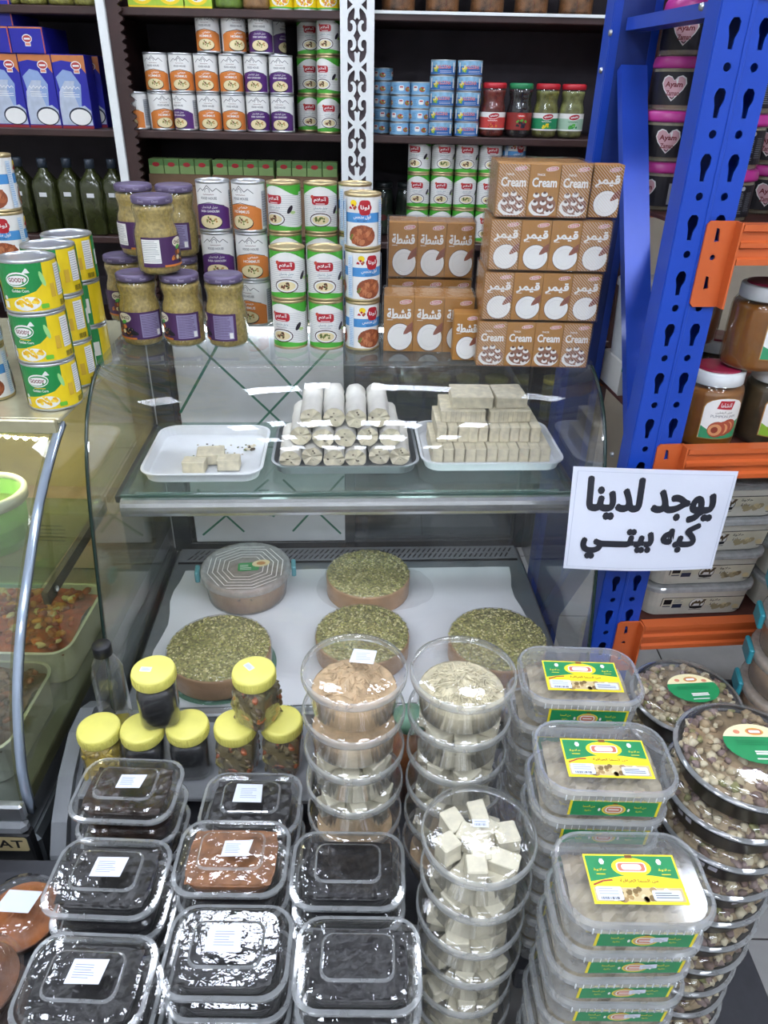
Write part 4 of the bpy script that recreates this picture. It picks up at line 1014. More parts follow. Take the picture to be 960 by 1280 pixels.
# rolls
cx, cy = TC[1]
def roll_parts(R, Ln, seed):
    r = random.Random(seed); n = 14; rows = []
    for i in range(9):
        y = -Ln / 2 + Ln * i / 8; row = []
        for j in range(n):
            a = 2 * PI * j / n; q = R * (1 + r.uniform(-.045, .045)); row.append((q * math.cos(a), y + (r.uniform(-.004, .004) if i in (0, 8) else 0), q * math.sin(a) * .93))
        rows.append(row + [row[0]])
    body = MB().sheet(rows, M_HWHITE); face = MB()
    for i, s in ((0, -1), (8, 1)):
        face.add([(0, rows[i][0][1] + s * .0025, 0)] + [(x * .99, y + s * .0004, z * .99) for x, y, z in rows[i][:-1]], [(0, 1 + j, 1 + (j + 1) % n) for j in range(n)], M_HALV, False)
    spots = MB()
    for i in range(4): a = r.uniform(0, 6.28); q = R * r.uniform(.1, .6); spots.blob((q * math.cos(a), rows[0][0][1] - .002, q * math.sin(a)), (.003, .0015, .002), M_NUT, None, .4, 5, 3)
    return [('roll', body.mesh(), [('cut_face', face.mesh()), ('nut_specks', spots.mesh(), None, 'stuff')])]
RP = [roll_parts(.0245, .165, i) for i in range(4)]
lay = [(-.1265 + .0506 * i, 0, rg.uniform(-.03, .03)) for i in range(6)] + [(-.1012 + .0506 * i, 1, rg.uniform(-.015, .015)) for i in range(5)] + [(-.076 + .0506 * i, 2, rg.uniform(-.015, .015)) for i in range(4)]
cnt = {}
for i, (dx, t, r) in enumerate(lay):
    cnt[t] = cnt.get(t, -1) + 1
    thing('halva_roll', RP[i % 4], 'white-coated halva roll, %s from left in the %s layer' % (ORD[cnt[t]], ['bottom', 'second', 'third', 'top'][t]), 'halva',
          cp(cx + dx, cy - .010 + t * .012 + rg.uniform(-.012, .012), ZS + .0308 + t * .0452), 0, 'halva rolls in the grey tray', (0, 0, CYAW + r))
cx, cy = TC[0]
for i, (dx, dy, r, w_, d) in enumerate(((.01, -.03, .1, .062, .05), (-.02, -.06 - .018, -.06, .05, .034), (.055, -.066, .0, .05, .036))):
    me = halva_box(w_, d, .026, 50 + i); single('halva_slice', me, ['largest nutty halva piece in the nearly empty tray', 'front left halva piece in the nearly empty tray', 'front right halva piece in the nearly empty tray'][i], 'halva', cp(cx + dx, cy + dy, ZS + .0085), CYAW + r, 'leftover halva pieces')
cb = MB()
for i in range(60): cb.blob((rg.uniform(-.05, .08), rg.uniform(-.09, .06), .001), (.0025, .002, .0012), rg.choice([M_NUT, M_HALV2, M_PIST]), None, .4, 5, 3)
o = single('halva_crumbs', cb, 'halva and pistachio crumbs scattered in the nearly empty tray', 'crumbs', cp(cx, cy, ZS + .0078), CYAW); o['kind'] = 'stuff'
mb = MB()
for i in range(14): mb.blob((rg.uniform(-.016, .016), rg.uniform(-.012, .012), rg.uniform(.003, .007)), (.005, .004, .003), rg.choice([M_PIST, M_HALV, M_NUT]), None, .4, 5, 3)
single('nut_cluster', mb, 'small pistachio cluster alone at the right of the empty tray', 'nuts', cp(cx + .088, cy + .03, ZS + .008), CYAW)

# pistachio halva wheels on the deck
ZD = .5075
def cake_parts(R, h, film=True, plate=False):
    r = random.Random(3); P = []
    z0 = .006 if plate else .0
    P.append(('halva_body', MB().lathe([(0, z0), (R * .99, z0), (R, z0 + .004), (R, z0 + h - .006), (R * .985, z0 + h), (0, z0 + h)], mat('#b8916a', .6, var=.15, scale=30, bump=.2), 48).mesh()))
    t = MB(); cols = [mat('#b8b264', .6, var=.25, scale=90), mat('#9a9a58', .6, var=.25, scale=90), mat('#bdb070', .6, var=.25, scale=90), mat('#7d7646', .6, var=.25, scale=90), mat('#dcd29c', .6, var=.2, scale=90)]
    t.lathe([(0, z0 + h + .0012), (R * .98, z0 + h + .0012), (R * .99, z0 + h - .004)], mat('#a09a60', .6, var=.5, scale=130), 48)
    for i in range(1500):
        a = r.uniform(0, 2 * PI); q = R * .985 * math.sqrt(r.random()); s = r.uniform(.0028, .0052)
        c = Vector((q * math.cos(a), q * math.sin(a), z0 + h + .0018)); ph = r.uniform(0, 6.28); e1 = Vector((math.cos(ph), math.sin(ph), r.uniform(-.35, .35))); e2 = Vector((-math.sin(ph), math.cos(ph), r.uniform(-.35, .35)))
        t.add([c + e1 * s, c + e2 * s * .6 + Vector((0, 0, .001)), c - e1 * s, c - e2 * s * .6, c + Vector((0, 0, .0018))], [(0, 1, 4), (1, 2, 4), (2, 3, 4), (3, 0, 4)], r.choice(cols))
    P.append(('pistachio_topping', t.mesh(), None, 'stuff'))
    if film: P.append(('cling_film', MB().lathe([(0, z0 + h + .0058), (R * .9, z0 + h + .0058), (R * .99, z0 + h + .0045), (R + .003, z0 + h - .003), (R + .0035, z0 + h * .6), (R + .002, z0 + h * .3), (R + .005, z0 + .001)], clear('cling_film', '#ffffff', .03, '#ffffff', .02, .55, .12, 1.0, 26, 3), 40).mesh()))
    if plate: P.append(('glass_plate', MB().lathe([(0, 0), (R * 1.0, 0), (R + .009, .003), (R + .011, .006), (R + .008, .0058), (0, .0055)], clear('plate_glass', '#cfe8dc', .15, '#b9d6c8', .08, .5, .05), 48).mesh()))
    return P
for px, py, R, pl, lb in ((274, 810, .118, True, 'pistachio-topped halva wheel on a glass plate, front left in case'), (453, 791, .112, False, 'pistachio-topped halva wheel in case behind the floss tub'), (460, 717, .112, False, 'film-wrapped pistachio halva wheel at the back of the case'), (622, 797, .116, False, 'pistachio-topped halva wheel at the right of the case')):
    q = pz(px, py, ZD + .058)
    CP_ = cake_parts(R, .056, True, pl)
    if py == 717:
        sk_ = MB(); rk = random.Random(8); M_CF = clear('film_skirt', '#ffffff', .10, '#ffffff', .05, .5, .12, 1.0, 30, 3)
        sk_.sheet([[((R + .004 + .012 * i + (.02 * i if -.8 < a_ < .9 else 0)) * math.cos(a_), (R + .004 + (.010 * i if math.sin(a_) > 0 else 0)) * math.sin(a_), .0035 + .003 * i * rk.random()) for a_ in [-PI + 2 * PI * j / 40 for j in range(41)]] for i in range(3)], M_CF, False)
        CP_.append(('film_skirt', sk_.mesh()))
    thing('halva_cake', CP_, lb, 'halva', (q.x, q.y + (.006 if py == 717 else 0), ZD), rg.uniform(0, 6) * (0 if py == 717 else 1), 'pistachio halva wheels')
fs = MB(); rw = []
for i in range(8): rw.append([(-.15 + .30 * j / 9 + rg.uniform(-.004, .004), -.12 + .24 * i / 7 + rg.uniform(-.004, .004), .0022 + rg.uniform(0, .002)) for j in range(10)])
q = pz(468, 730, ZD)
# big round tub with patterned lid
q = pz(307, 707, ZD + .088); R = .118
M_PP = clear('milky_plastic', '#ffffff', .30, '#dfe1e0', .05, .4, .12); M_PPL = clear('milky_lid', '#ffffff', .42, '#e6e9ea', .05, .4, .14)
lidl = Lab()
for k in range(5):
    rr_ = R * (.85 - .11 * k); lidl.line([(rr_ * math.cos(a * PI / 4 + .2) * (1 + .08 * (a % 2)), rr_ * math.sin(a * PI / 4 + .2) * (1 + .08 * (a % 2))) for a in range(9)], .0022, mat('#f2f4f4', .3))
lidl.rrect(-.02, -.02, .035, .018, .006, mat('#3f9a5a', .4)); lidl.ell(.040, .012, .024, .016, CRM, 16, .2); lidl.ell(.040, .012, .012, .008, mat('#c98a4a', .4), 12); lidl.lines(-.015, -.016, .015, .010, 4, W_, .002)
tp = [('tub_body', MB().lathe([(0, 0), (R * .84, 0), (R * .87, .003), (R * .95, .076), (R * .97, .078)], M_PP, 48).mesh()), ('halva_filling', MB().lathe([(0, .004), (R * .83, .004), (R * .88, .05), (0, .052)], mat('#b98f6a', .6, var=.1), 40).mesh()),
      ('lid', MB().lathe([(R * .99, .068), (R, .070), (R, .084), (R * .98, .088), (R * .9, .087), (R * .88, .084), (0, .084)], M_PPL, 48).mesh(), [('lid_pattern', lidl.mesh(topp(.0845)))])]
for s in (-1, 1): tp.append(('clip', MB().box(-.012, -.02, .055, .0, .02, .088, mat('#5fa3ad', .4), .003, T=lambda p, s=s: Vector((s * (R + .0015) + (p.x + (.012 if s > 0 else 0)), p.y, p.z))).mesh()))
thing('halva_tub', tp, 'big round clear tub with patterned lid at the back left of the case', 'tub', (q.x, q.y, ZD), .15)

# ================================================================== LEFT COUNTER CONTENTS
q = pyy(-14, 640, 1.27); ZB = .8766
M_BG = mat('#6fb04c', .45, var=.05)
bl = Lab().rect(-.07, .02, .1, .085, mat('#5a9a40', .5)); bl.lines(-.02, .03, .06, .08, 14, mat('#3f7a30', .5), .001)
thing('green_bucket', [('bucket', MB().lathe([(0, 0), (.062, 0), (.064, .002), (.074, .115), (.071, .115), (.061, .006), (0, .006)], M_BG, 36).mesh(), [('label', bl.mesh(cyl(.0683, 0), .01))]), ('rim', MB().lathe([(.0745, .098), (.079, .099), (.080, .118), (.077, .122), (.070, .122), (.070, .112)], mat('#dfe6da', .4), 36).mesh()),
                       ('olive_filling', MB().lathe([(0, .08), (.04, .082), (.0665, .078)], mat('#6a8f3a', .5, var=.3, scale=40), 24).blob((.01, -.02, .085), (.014, .01, .008), CRM).blob((.03, -.012, .084), (.012, .009, .007), BRN).mesh())],
      'green plastic bucket with white rim on the left counter shelf', 'bucket', (q.x, 1.27, ZB))
pb = Lab().rect(-.19, .01, .19, .10, mat('#c9a9a0', .6)); pb.lines(-.02, .02, .05, .075, 5, BK, .004, 5); pb.lines(-.08, .02, -.03, .075, 6, GRY, .002, 6)
q2 = pyy(70, 690, 1.62); thing('pink_carton', [('carton', MB().box(-.2, 0, 0, .2, .14, .17, mat('#cdb5aa', .6)).mesh()), ('label', pb.mesh(frontp(-.0001, .06)))], 'pale pink printed carton at the back of the left counter', 'carton', (-.86, 1.60, .5856))
def salad(W, D, depth, base, chunks, n, size, seed, tray):
    r = random.Random(seed); P = [('tray', tray_parts(W, D, depth, tray).mesh())]
    mb = MB(); rows = []
    for i in range(15):
        rows.append([((-.5 + j / 16) * (W - .03), (-.5 + i / 14) * (D - .03), depth - .012 + r.uniform(-.003, .004) + .01 * math.sin(j * .7) * math.sin(i * .6)) for j in range(17)])
    mb.sheet(rows, base); 
    for i in range(n):
        ro = Matrix.Rotation(r.uniform(0, 6.28), 3, 'Z') @ Matrix.Rotation(r.uniform(-.5, .5), 3, 'X')
        s = size * r.uniform(.7, 1.3); mb.blob((r.uniform(-.45, .45) * (W - .03), r.uniform(-.45, .45) * (D - .03), depth - .008 + r.uniform(0, .008)), (s, s * .7, s * .55), r.choice(chunks), ro, .25, 6, 4)
    P.append(('salad', mb.mesh(), None, 'stuff')); return P
RS = [mat('#b5401c', .35, var=.4, scale=60), mat('#c8641e', .35, var=.3, scale=60), mat('#d9903a', .35, var=.3), mat('#dcc79a', .4, var=.2), mat('#8e2a16', .35, var=.3)]
thing('salad_tray', salad(.40, .25, .09, RS[0], RS[:2] + [RS[4]] + RS[2:4], 260, .011, 5, M_FOAMW), 'tray of red pepper salad with white chunks in the left counter', 'tray', (-.845, 1.285, .5856), 0, 'salad trays in the left counter')
BS = [mat('#5a3a26', .4, var=.4, scale=60), mat('#74503a', .4, var=.4, scale=60), mat('#3c2a20', .4, var=.3), mat('#8a4a2c', .4, var=.3)]
thing('salad_tray', salad(.36, .24, .09, BS[0], BS, 300, .010, 6, mat('#cfd2d4', .3, .5)), 'tray of brown olive salad nearest the front of the left counter', 'tray', (-.835, 1.02, .5856), 0, 'salad trays in the left counter')

# ================================================================== GOODS ON THE RACK
M_PINK = mat('#c23a92', .35, var=.05); M_BLKL = mat('#1c1a20', .45)
HEART = [(0, -.9), (.35, -.55), (.75, -.1), (.95, .3), (.85, .68), (.55, .85), (.22, .75), (0, .5), (-.22, .75), (-.55, .85), (-.85, .68), (-.95, .3), (-.75, -.1), (-.35, -.55)]
def lab_heart(R, h):
    L = Lab(); U = PI * R
    L.rect(-U, .010, U, .068, M_BLKL)
    for s in (-.0, .17, -.17):
        if abs(s) > U - .03: continue
        L.poly([(s + a * .026, .040 + b * .026) for a, b in HEART], W_, s != 0)
        L.poly([(s + a * .0235, .040 + b * .0235) for a, b in HEART], mat('#d8a9b0', .5))
        L.text('Ayam', s, .045, .0125, mat('#7a1f24', .5), .03, width=.034); L.text('Zaman', s, .031, .009, mat('#7a1f24', .5), .02, width=.026); L.line([(s - .004, .024), (s + .002, .021), (s + .004, .025)], .0016, BK)
    for s in (-.085, .085):
        L.rect(s - .034, .014, s - .026, .055, LGREY); L.lines(s - .022, .016, s - .004, .056, 12, GRY, .0014); L.lines(s + .0, .02, s + .018, .056, 10, GRY, .0014); L.ell(s - .01, .062, .005, .004, LGREY, 8)
    return L
BR, BH = .060, .094
P_BK = [('bucket', MB().lathe([(0, 0), (BR * .9, 0), (BR * .92, .003), (BR * .95, .074), (BR * .93, .078)], clear('bucket_plastic', '#ffffff', .3, '#cfcab8', .05, .5, .08), 36).mesh()), ('filling', MB().lathe([(0, .003), (BR * .88, .003), (BR * .91, .074), (0, .075)], mat('#b5ab8a', .6, var=.25, scale=60), 32).mesh()),
        ('lid', MB().lathe([(BR * .96, .074), (BR, .075), (BR * 1.01, .080), (BR * .98, .090), (BR * .94, BH), (0, BH)], M_PINK, 36).mesh()), ('label', lab_heart(BR * .94, BH).mesh(cyl(BR * .955), .009))]
zr = RZ[2] - .0316
for c, (lx, ly, n, rots) in enumerate(((.092, .405, 4, (.9, .3, .55, .55)), (.155, .255, 4, (1.0, 1.0, 1.0, 1.0)), (.30, .12, 2, (.0, .5)), (.30, .36, 3, (.2, .5, .1)))):
    for t in range(n):
        q = rp(lx + [0, -.004, .003, .006][t], ly, zr + t * (BH + .0006))
        thing('sweets_bucket', P_BK, 'pink-lidded bucket with black heart label, %s from bottom of the %s rack stack' % (ORD[t], ['rear left', 'front left', 'front right', 'rear right'][c]), 'bucket', q, -(rots[t]) * 1.0 if c != 2 else rots[t], 'pink-lidded buckets on the rack')
def lab_pump(R, brown=False):
    L = Lab(); w_ = .042
    arch = [(-w_, .028), (w_, .028), (w_, .095)] + [(w_ * math.cos(a * PI / 8), .095 + .022 * math.sin(a * PI / 8)) for a in range(1, 8)] + [(-w_, .095)]
    L.poly(arch, mat('#b98a4a', .4, .4)); L.poly([(x * .95, .030 + (y - .028) * .965) for x, y in arch], W_)
    L.poly([(-w_ * .94, .030), (w_ * .94, .030), (w_ * .94, .070), (.02, .060), (-.02, .046), (-w_ * .94, .056)], mat('#3f9a6a', .4) if not brown else mat('#8fb83a', .4))
    L.poly([(-.017, .094), (.014, .092), (.018, .110), (-.012, .111)], RD); L.text(ar('النشاما'), .001, .102, .009, W_, .02, width=.022); L.text(ar('مربى اليقطين'), 0, .086, .006, BK, 0, width=.034) if not brown else L.wave(-.015, .015, .086, .001, .001, BK); L.text('PUMPKIN JAM', 0, .077, .0075, GRY, 0, width=.05) if not brown else L.wave(-.02, .02, .077, .001, .001, GRY)
    for dx, dy, s in ((.016, .056, .017), (.006, .052, .017), (-.008, .050, .018)): L.ell(dx, dy, s, s * .95, mat('#a8503a', .4), 16); L.ell(dx - .003, dy - .001, s * .75, s * .7, mat('#d99a6a', .4), 14)
    L.ell(-.012, .049, .007, .007, mat('#8a3a2a', .4), 10)
    return L
def bigjar(fill, brown=False):
    R = .062
    pr = [(0, 0), (R * .8, 0), (R * .95, .004), (R, .014), (R, .115), (R * .97, .126), (R * .86, .136), (R * .8, .140)]
    return [('jar_body', MB().lathe(pr, M_JG, 36).mesh()), ('filling', MB().lathe([(0, .004)] + [(r - .003, z) for r, z in pr[2:6]] + [(0, .126)], fill, 36).mesh()), ('lid', MB().lathe([(R * .84, .134), (R * .86, .136), (R * .86, .158), (R * .83, .160), (R * .70, .160)], mat('#e3e6e6', .4), 36).mesh(), [('lid_ring', MB().lathe([(R * .72, .1605), (R * .71, .1635), (R * .60, .164), (0, .162)], mat('#8e1f3c', .4), 32).mesh())]),
            ('label', lab_pump(R, brown).mesh(cyl(R + .0004), .008))]
P_PM = bigjar(mat('#9a5c14', .3, var=.2, scale=12)); P_BR = bigjar(mat('#4a3a24', .35, var=.5, scale=30), True)
zr = RZ[1] - .0316
for i, (lx, ly, t, P, r, lb) in enumerate(((.14, .085, 0, P_PM, .1, 'pumpkin jam jar with white lid on the rack, nearest the blue upright'), (.277, .085, 0, P_BR, .0, 'jar of dark olives with white lid right of the pumpkin jam'), (.205, .085, 1, P_PM, .4, 'amber pumpkin jam jar stacked on top of two jars'), (.105, .268, 0, P_BR, 2, 'dark jar behind the blue upright on the rack shelf'), (.15, .262, 1, P_PM, 1.8, 'amber jar stacked behind the blue upright, lid with red ring'), (.245, .29, 0, P_BR, 2.2, 'dark jar in the rear row behind the pumpkin jam'))):
    thing('preserve_jar', P, lb, 'jar', rp(lx, ly, zr + t * .1646), r, 'preserve jars on the rack')
lc = Lab().rect(-.07, 0, .07, .08, W_).poly([(-.07, .08), (.07, .08), (.07, .06), (.03, .054), (0, .06), (-.04, .054), (-.07, .06)], GN).rrect(-.024, .018, .03, .045, .006, RD).text(ar('أحلام'), .003, .032, .016, W_, .03)
thing('can_carton', [('carton', MB().box(-.07, 0, 0, .07, .12, .08, W_).mesh()), ('label', lc.mesh(frontp(-.0001)))], 'small white and green printed carton at the back of the rack shelf', 'carton', rp(.125, .345, zr), RYAW)
wb = Lab().rect(.02, .03, .055, .11, mat('#c98a5a', .5))
thing('white_bucket', [('bucket', MB().rr([(.125, .105, .02, 0), (.14, .118, .025, .16), (.15, .126, .028, .162), (.15, .126, .028, .178), (.142, .12, .026, .18)], mat('#e0e4e8', .4), 5).mesh()), ('label', wb.mesh(frontp(-.0575)))], 'white square bucket on the small carton behind the blue brace', 'bucket', rp(.122, .40, zr + .0806), RYAW)
# white halva tubs on the lowest rack shelf
def lab_camel():
    L = Lab(); w_ = .10
    L.rect(-w_, 0, w_, .045, BK); L.rect(-w_ + .002, .002, w_ - .002, .043, mat('#dcd6bf', .5)); L.rect(-.094, .006, -.075, .019, GRY); L.rect(-.094, .023, -.075, .039, BK); L.rect(-.071, .006, -.048, .024, mat('#2a3550', .5)); L.lines(-.071, .027, -.048, .04, 5, GRY)
    L.ell(-.012, .023, .0185, .018, BK, 20); L.ell(-.012, .024, .017, .0165, W_, 20); L.poly([(-.028, .016), (.004, .016), (.003, .009), (-.012, .0065), (-.026, .009)], BK)
    L.poly([(-.026, .017), (-.024, .027), (-.020, .030), (-.016, .034), (-.012, .030), (-.008, .035), (-.003, .028), (.001, .024), (.004, .033), (.007, .034), (.008, .037), (.002, .038), (-.001, .029), (-.002, .017), (-.005, .017), (-.006, .024), (-.018, .024), (-.021, .017)], mat('#5a4a30', .5))
    L.text(ar('حلاوة'), .030, .034, .009, BK, .01, width=.026); L.text(ar('سادة'), .030, .022, .008, BK, .01, width=.02); L.dots(.06, .014, .03, .008, 10, .008, [CRM, mat('#b5a680', .5)], 4); L.lines(-.027, .0035, .003, .0055, 1, BK, .0014)
    return L
P_WT = [('tub_body', MB().rr([(.235, .15, .03, 0), (.245, .16, .034, .004), (.262, .178, .04, .072), (.262, .178, .04, .074)], mat('#d6d2c4', .45, var=.05), 6).mesh()), ('lid', MB().rr([(.268, .184, .042, .0745), (.274, .19, .045, .077), (.274, .19, .045, .085), (.266, .182, .042, .0885), (.25, .166, .035, .087)], clear('white_lid', '#ffffff', .7, '#e2e4e4', .06, .4, .12), 6).mesh()),
        ('label', lab_camel().mesh(lambda u, v, h: Vector((u + .01, -.0805 - h - (.0075 * v / .045) , .013 + v))))]
zr = RZ[0] - .0316
for c, (lx, ly) in enumerate(((.215, .125), (.50, .125))):
    for t in range(4):
        thing('halva_tub', P_WT, 'white rectangular halva tub with camel label, %s from bottom, %s rack stack' % (ORD[t], ['left', 'right'][c]), 'tub', rp(lx + rg.uniform(-.004, .004), ly, zr + t * .0892), RYAW + rg.uniform(-.02, .02), 'white halva tubs on the rack')
P_CT = [('tub', MB().lathe([(0, 0), (.07, 0), (.078, .06), (.085, .062), (.085, .075), (0, .077)], mat('#cfd0c8', .4), 32).mesh())]
thing('pale_tub', P_CT, 'pale round tub on the lowest rack shelf behind the upright', 'tub', rp(.11, .36, zr), 0)

# ================================================================== PAPER SIGN
cTL, cTR, cBL, cBR = pyy(717, 583, 1.325), pyy(923, 589, 1.300), pyy(704, 710, 1.268), pyy(890, 711, 1.272)
def sgn(u, v, h):             # u,v in 0..1
    a = cBL.lerp(cBR, u); b = cTL.lerp(cTR, u); p = a.lerp(b, v)
    n = (cTR - cTL).cross(cTL - cBL).normalized()
    if n.y > 0: n = -n
    return p + n * (h + .006 * math.sin(u * PI) * .6 + .002 * math.sin(v * 5 + u * 4)) + Vector((0, 0, -.004 * math.sin(u * PI) * (1 - v)))
sh = MB()
M_PAPER = mat('#dfe3f0', .6, var=.02, scale=8)
for h in (0, .0004): sh.sheet([[sgn(j / 20, i / 12, h) for j in range(21)] for i in range(13)], M_PAPER)
L = Lab(); L.EPS = .0004; L.k = 1; INK = mat('#1a1c28', .6, var=0)
FATK = 1.5
L.fat(ar('يوجد لدينا'), .505, .70, .40, INK, .012, .79); L.fat(ar('كبه بيتـــي'), .475, .30, .34, INK, .012, .74)
FATK = 1.0
gl = mat('#b9bfd0', .6, var=0)
L.line([(.02, .03), (.98, .03), (.98, .96), (.03, .96), (.02, .03)], .003, gl)
thing('paper_sign', [('sheet', sh.mesh()), ('lettering', L.mesh(lambda u, v, h: sgn(u, v, h), .05))], 'white paper sign with black Arabic lettering taped to the case corner', 'sign')

# ================================================================== FOREGROUND STAND AND PACKED SWEETS
ZA = .50
M_STAND = mat('#3a3b40', .6, var=.1)
st = [('tier', MB().box(-.86, .40, .45, .0, .822, ZA, M_STAND, .004).mesh()), ('tier', MB().box(-.548, .8225, .45, .0, 1.10, ZA, M_STAND, .004).mesh()), ('tier', MB().box(.0005, .745, .45, .22, 1.10, ZA, M_STAND, .004).mesh()), ('tier', MB().box(.2225, .645, .45, .412, 1.10, ZA, M_STAND, .004).mesh())]
for x, y in ((-.83, .44), (-.03, .44), (-.83, .78), (-.52, 1.06), (.38, 1.06), (.38, .69)): st.append(('leg', MB().box(x - .02, y - .02, 0, x + .02, y + .02, .4495, M_STAND).mesh()))
thing('display_stand', st, 'dark display stand under the packed sweets before the case', 'stand')
ZBL = .215
thing('low_bench', [('bench_top', MB().box(.01, .38, ZBL - .04, .75, .643, ZBL, M_STAND, .004).mesh()), ('bench_extension', MB().box(.414, .6435, ZBL - .04, .75, .86, ZBL, M_STAND, .004).mesh())] + [('leg', MB().box(x - .02, y - .02, 0, x + .02, y + .02, ZBL - .0405, M_STAND).mesh()) for x, y in ((.04, .41), (.72, .41), (.04, .61), (.72, .83))],
      'low dark bench under the tub towers at the lower right', 'bench')

M_PET = clear('clear_pet', '#ffffff', .012, '#f2f5f6', .04, .75, .05, .2, 30, 3.0)
M_PETL = clear('clear_pet_lid', '#ffffff', .012, '#f2f5f6', .05, .8, .05, .35, 55, 2.8)
M_STK = mat('#d6dcea', .55, var=.02)

def heap(R, h0, h1, seed, mt, rough=.004, n=30, k=9):
    r = random.Random(seed); vs = [(0, 0, h1 + r.uniform(-rough, rough))]; fs = []
    for i in range(1, k + 1):
        q = R * i / k; z = h0 + (h1 - h0) * (math.cos(PI * i / k) * .5 + .5)
        for j in range(n):
            a = 2 * PI * j / n; vs.append((q * math.cos(a), q * math.sin(a), z + (r.uniform(-rough, rough) if i < k else 0)))
    for j in range(n): fs.append((0, 1 + j, 1 + (j + 1) % n))
    for i in range(k - 1):
        for j in range(n):
            a, b = 1 + i * n + j, 1 + i * n + (j + 1) % n; fs.append((a, a + n, b + n, b))
    return MB().add(vs, fs, mt, True)
# ---- round clear tubs
TR, TH = .079, .0758
tub_body = MB().lathe([(0, .0008), (TR * .78, .0008), (TR * .83, .003), (TR * .93, .058), (TR * .97, .060), (TR * .97, .0635)], M_PET, 44).mesh('tub_body')
tub_lid = MB().lathe([(TR * .985, .0575), (TR, .059), (TR, .066), (TR * .985, .0695), (TR * .95, .0715), (TR * .90, .0735), (TR * .87, .0745), (TR * .3, .0755), (0, TH)], M_PETL, 44).mesh('lid')
M_RIM = clear('rim_plastic', '#ffffff', .34, '#e6ebee', .10, .5, .06, 0, 30, 3)
tub_rim = MB().lathe([(TR * .975, .0562), (TR * 1.004, .0570), (TR * 1.008, .0595), (TR * 1.008, .0660), (TR * .998, .0690), (TR * .965, .0708)], M_RIM, 44).mesh('rim')
M_FLP = mat('#d3b58e', .7, var=.2, scale=70, bump=.6); M_FLW = mat('#ddd2b0', .7, var=.18, scale=70, bump=.6)
def floss(mt, seed, strands, hi):
    mb = heap(TR * .80, .030, hi, seed, mt, .005 if strands else .0035); r = random.Random(seed)
    mb.lathe([(0, .003), (TR * .80, .003), (TR * .815, .030), (TR * .80, .0305)], mt, 32)
    for i in range(strands):
        a = r.uniform(0, 6.28); q = TR * .62 * math.sqrt(r.random()); z = .030 + (hi - .030) * (math.cos(PI * q / (TR * .8)) * .5 + .5); c = Vector((q * math.cos(a), q * math.sin(a), z)); ph = r.uniform(0, 6.28); ln = r.uniform(.006, .014)
        d = Vector((math.cos(ph), math.sin(ph), 0)) * ln
        mb.tube([c - d, c + Vector((0, 0, .002)), c + d * .6 + Vector((0, 0, .0005))], .0012, mt, 4, True, False)
    return mb.mesh('floss')
FL = {'p': floss(M_FLP, 3, 160, .060), 'w': floss(M_FLW, 4, 420, .062), 'p2': floss(M_FLP, 7, 0, .046)}
M_CUBE = mat('#ddd6bd', .6, var=.12, scale=60, bump=.25)
CUBE = [halva_box(a, b, c, 70 + i, M_CUBE) for i, (a, b, c) in enumerate(((.037, .027, .027), (.033, .034, .024), (.041, .025, .026), (.028, .028, .030)))]
def cubes(seed, n=11, top=True):
    r = random.Random(seed); out = []
    ring = [(TR * .54, 6), (TR * .20, 3)]
    for lv in range(2):
        for rad, m_ in ring:
            for j in range(m_):
                a = 2 * PI * (j + .3 * lv + r.uniform(-.08, .08)) / m_
                T = Matrix.Translation((rad * math.cos(a), rad * math.sin(a), .0035 + lv * .0275)) @ Matrix.Rotation(a + r.uniform(-.4, .4), 4, 'Z') @ Matrix.Rotation(r.uniform(-.12, .12) * lv, 4, 'X')
                out.append(('halva_cube', CUBE[r.randrange(4)], None, None, T))
    return out
stk1 = Lab().poly([(-.02, -.012), (.016, -.016), (.021, .014), (-.014, .018)], M_STK); stk1.lines(-.010, -.008, .012, .010, 5, LGREY, .0012)
stk1 = stk1.mesh(topp(TH + .0002, .012, .016))
stk2 = Lab().rect(-.011, -.006, .011, .006, M_STK); stk2.bars(-.008, -.004, .008, .0, 10, GRY); stk2.lines(-.008, .001, .008, .004, 1, GRY, .001); stk2 = stk2.mesh(topp(TH + .0002, .002, .008))
def tub(content, loc, label, rot=0, sticker=None, group='round clear tubs'):
    P = [('tub_body', tub_body), ('rim', tub_rim), ('lid', tub_lid, [('sticker', sticker)] if sticker else None)]
    P += cubes(content) if isinstance(content, int) else [('sesame_floss', FL[content], None, 'stuff')]
    thing('sweets_tub', P, label, 'tub', loc, rot, group)
q1 = pz(445, 838, .96); q2 = pz(579, 847, .96); q3 = pz(597, 1026, .818)
q1.x, q2.x = spread([q1.x, q2.x], .162)
q1.y = q2.y = .834; q3.y = .655
for t in range(6):
    z = ZA + .0003 + t * (TH + .0006); nm = ['lowest', 'second lowest', 'third lowest', 'third highest', 'second highest', 'topmost'][t]
    tub(['p2', 'p2', 101, 102, 'p2', 'p'][t], (q1.x + [.001, .0, 0, .0, -.001, 0][t], q1.y, z), 'round clear tub of %s, %s in the rear left tower' % ('beige floss' if t > 3 or t < 2 else 'halva cubes', nm), t * .7 if t < 5 else 0, stk1 if t == 5 else None)
    tub(['p2', 105, 103, 104, 106, 'w'][t], (q2.x + [.0, .001, .001, 0, -.001, 0][t], q2.y, z), 'round clear tub of %s, %s in the rear right tower' % ('white floss' if t == 5 else 'beige floss' if t == 0 else 'halva cubes', nm), t * .9, None)
nz = 8
for t in range(nz):
    tub(110 + t, (q3.x + rg.uniform(-.004, .004), q3.y + rg.uniform(-.003, .003), ZBL + .0003 + t * (TH + .0006)), 'round clear tub of pale halva cubes in front tower, %s from the bottom' % ORD[t], 0 if t == nz - 1 else t * .8, stk2 if t == nz - 1 else None)

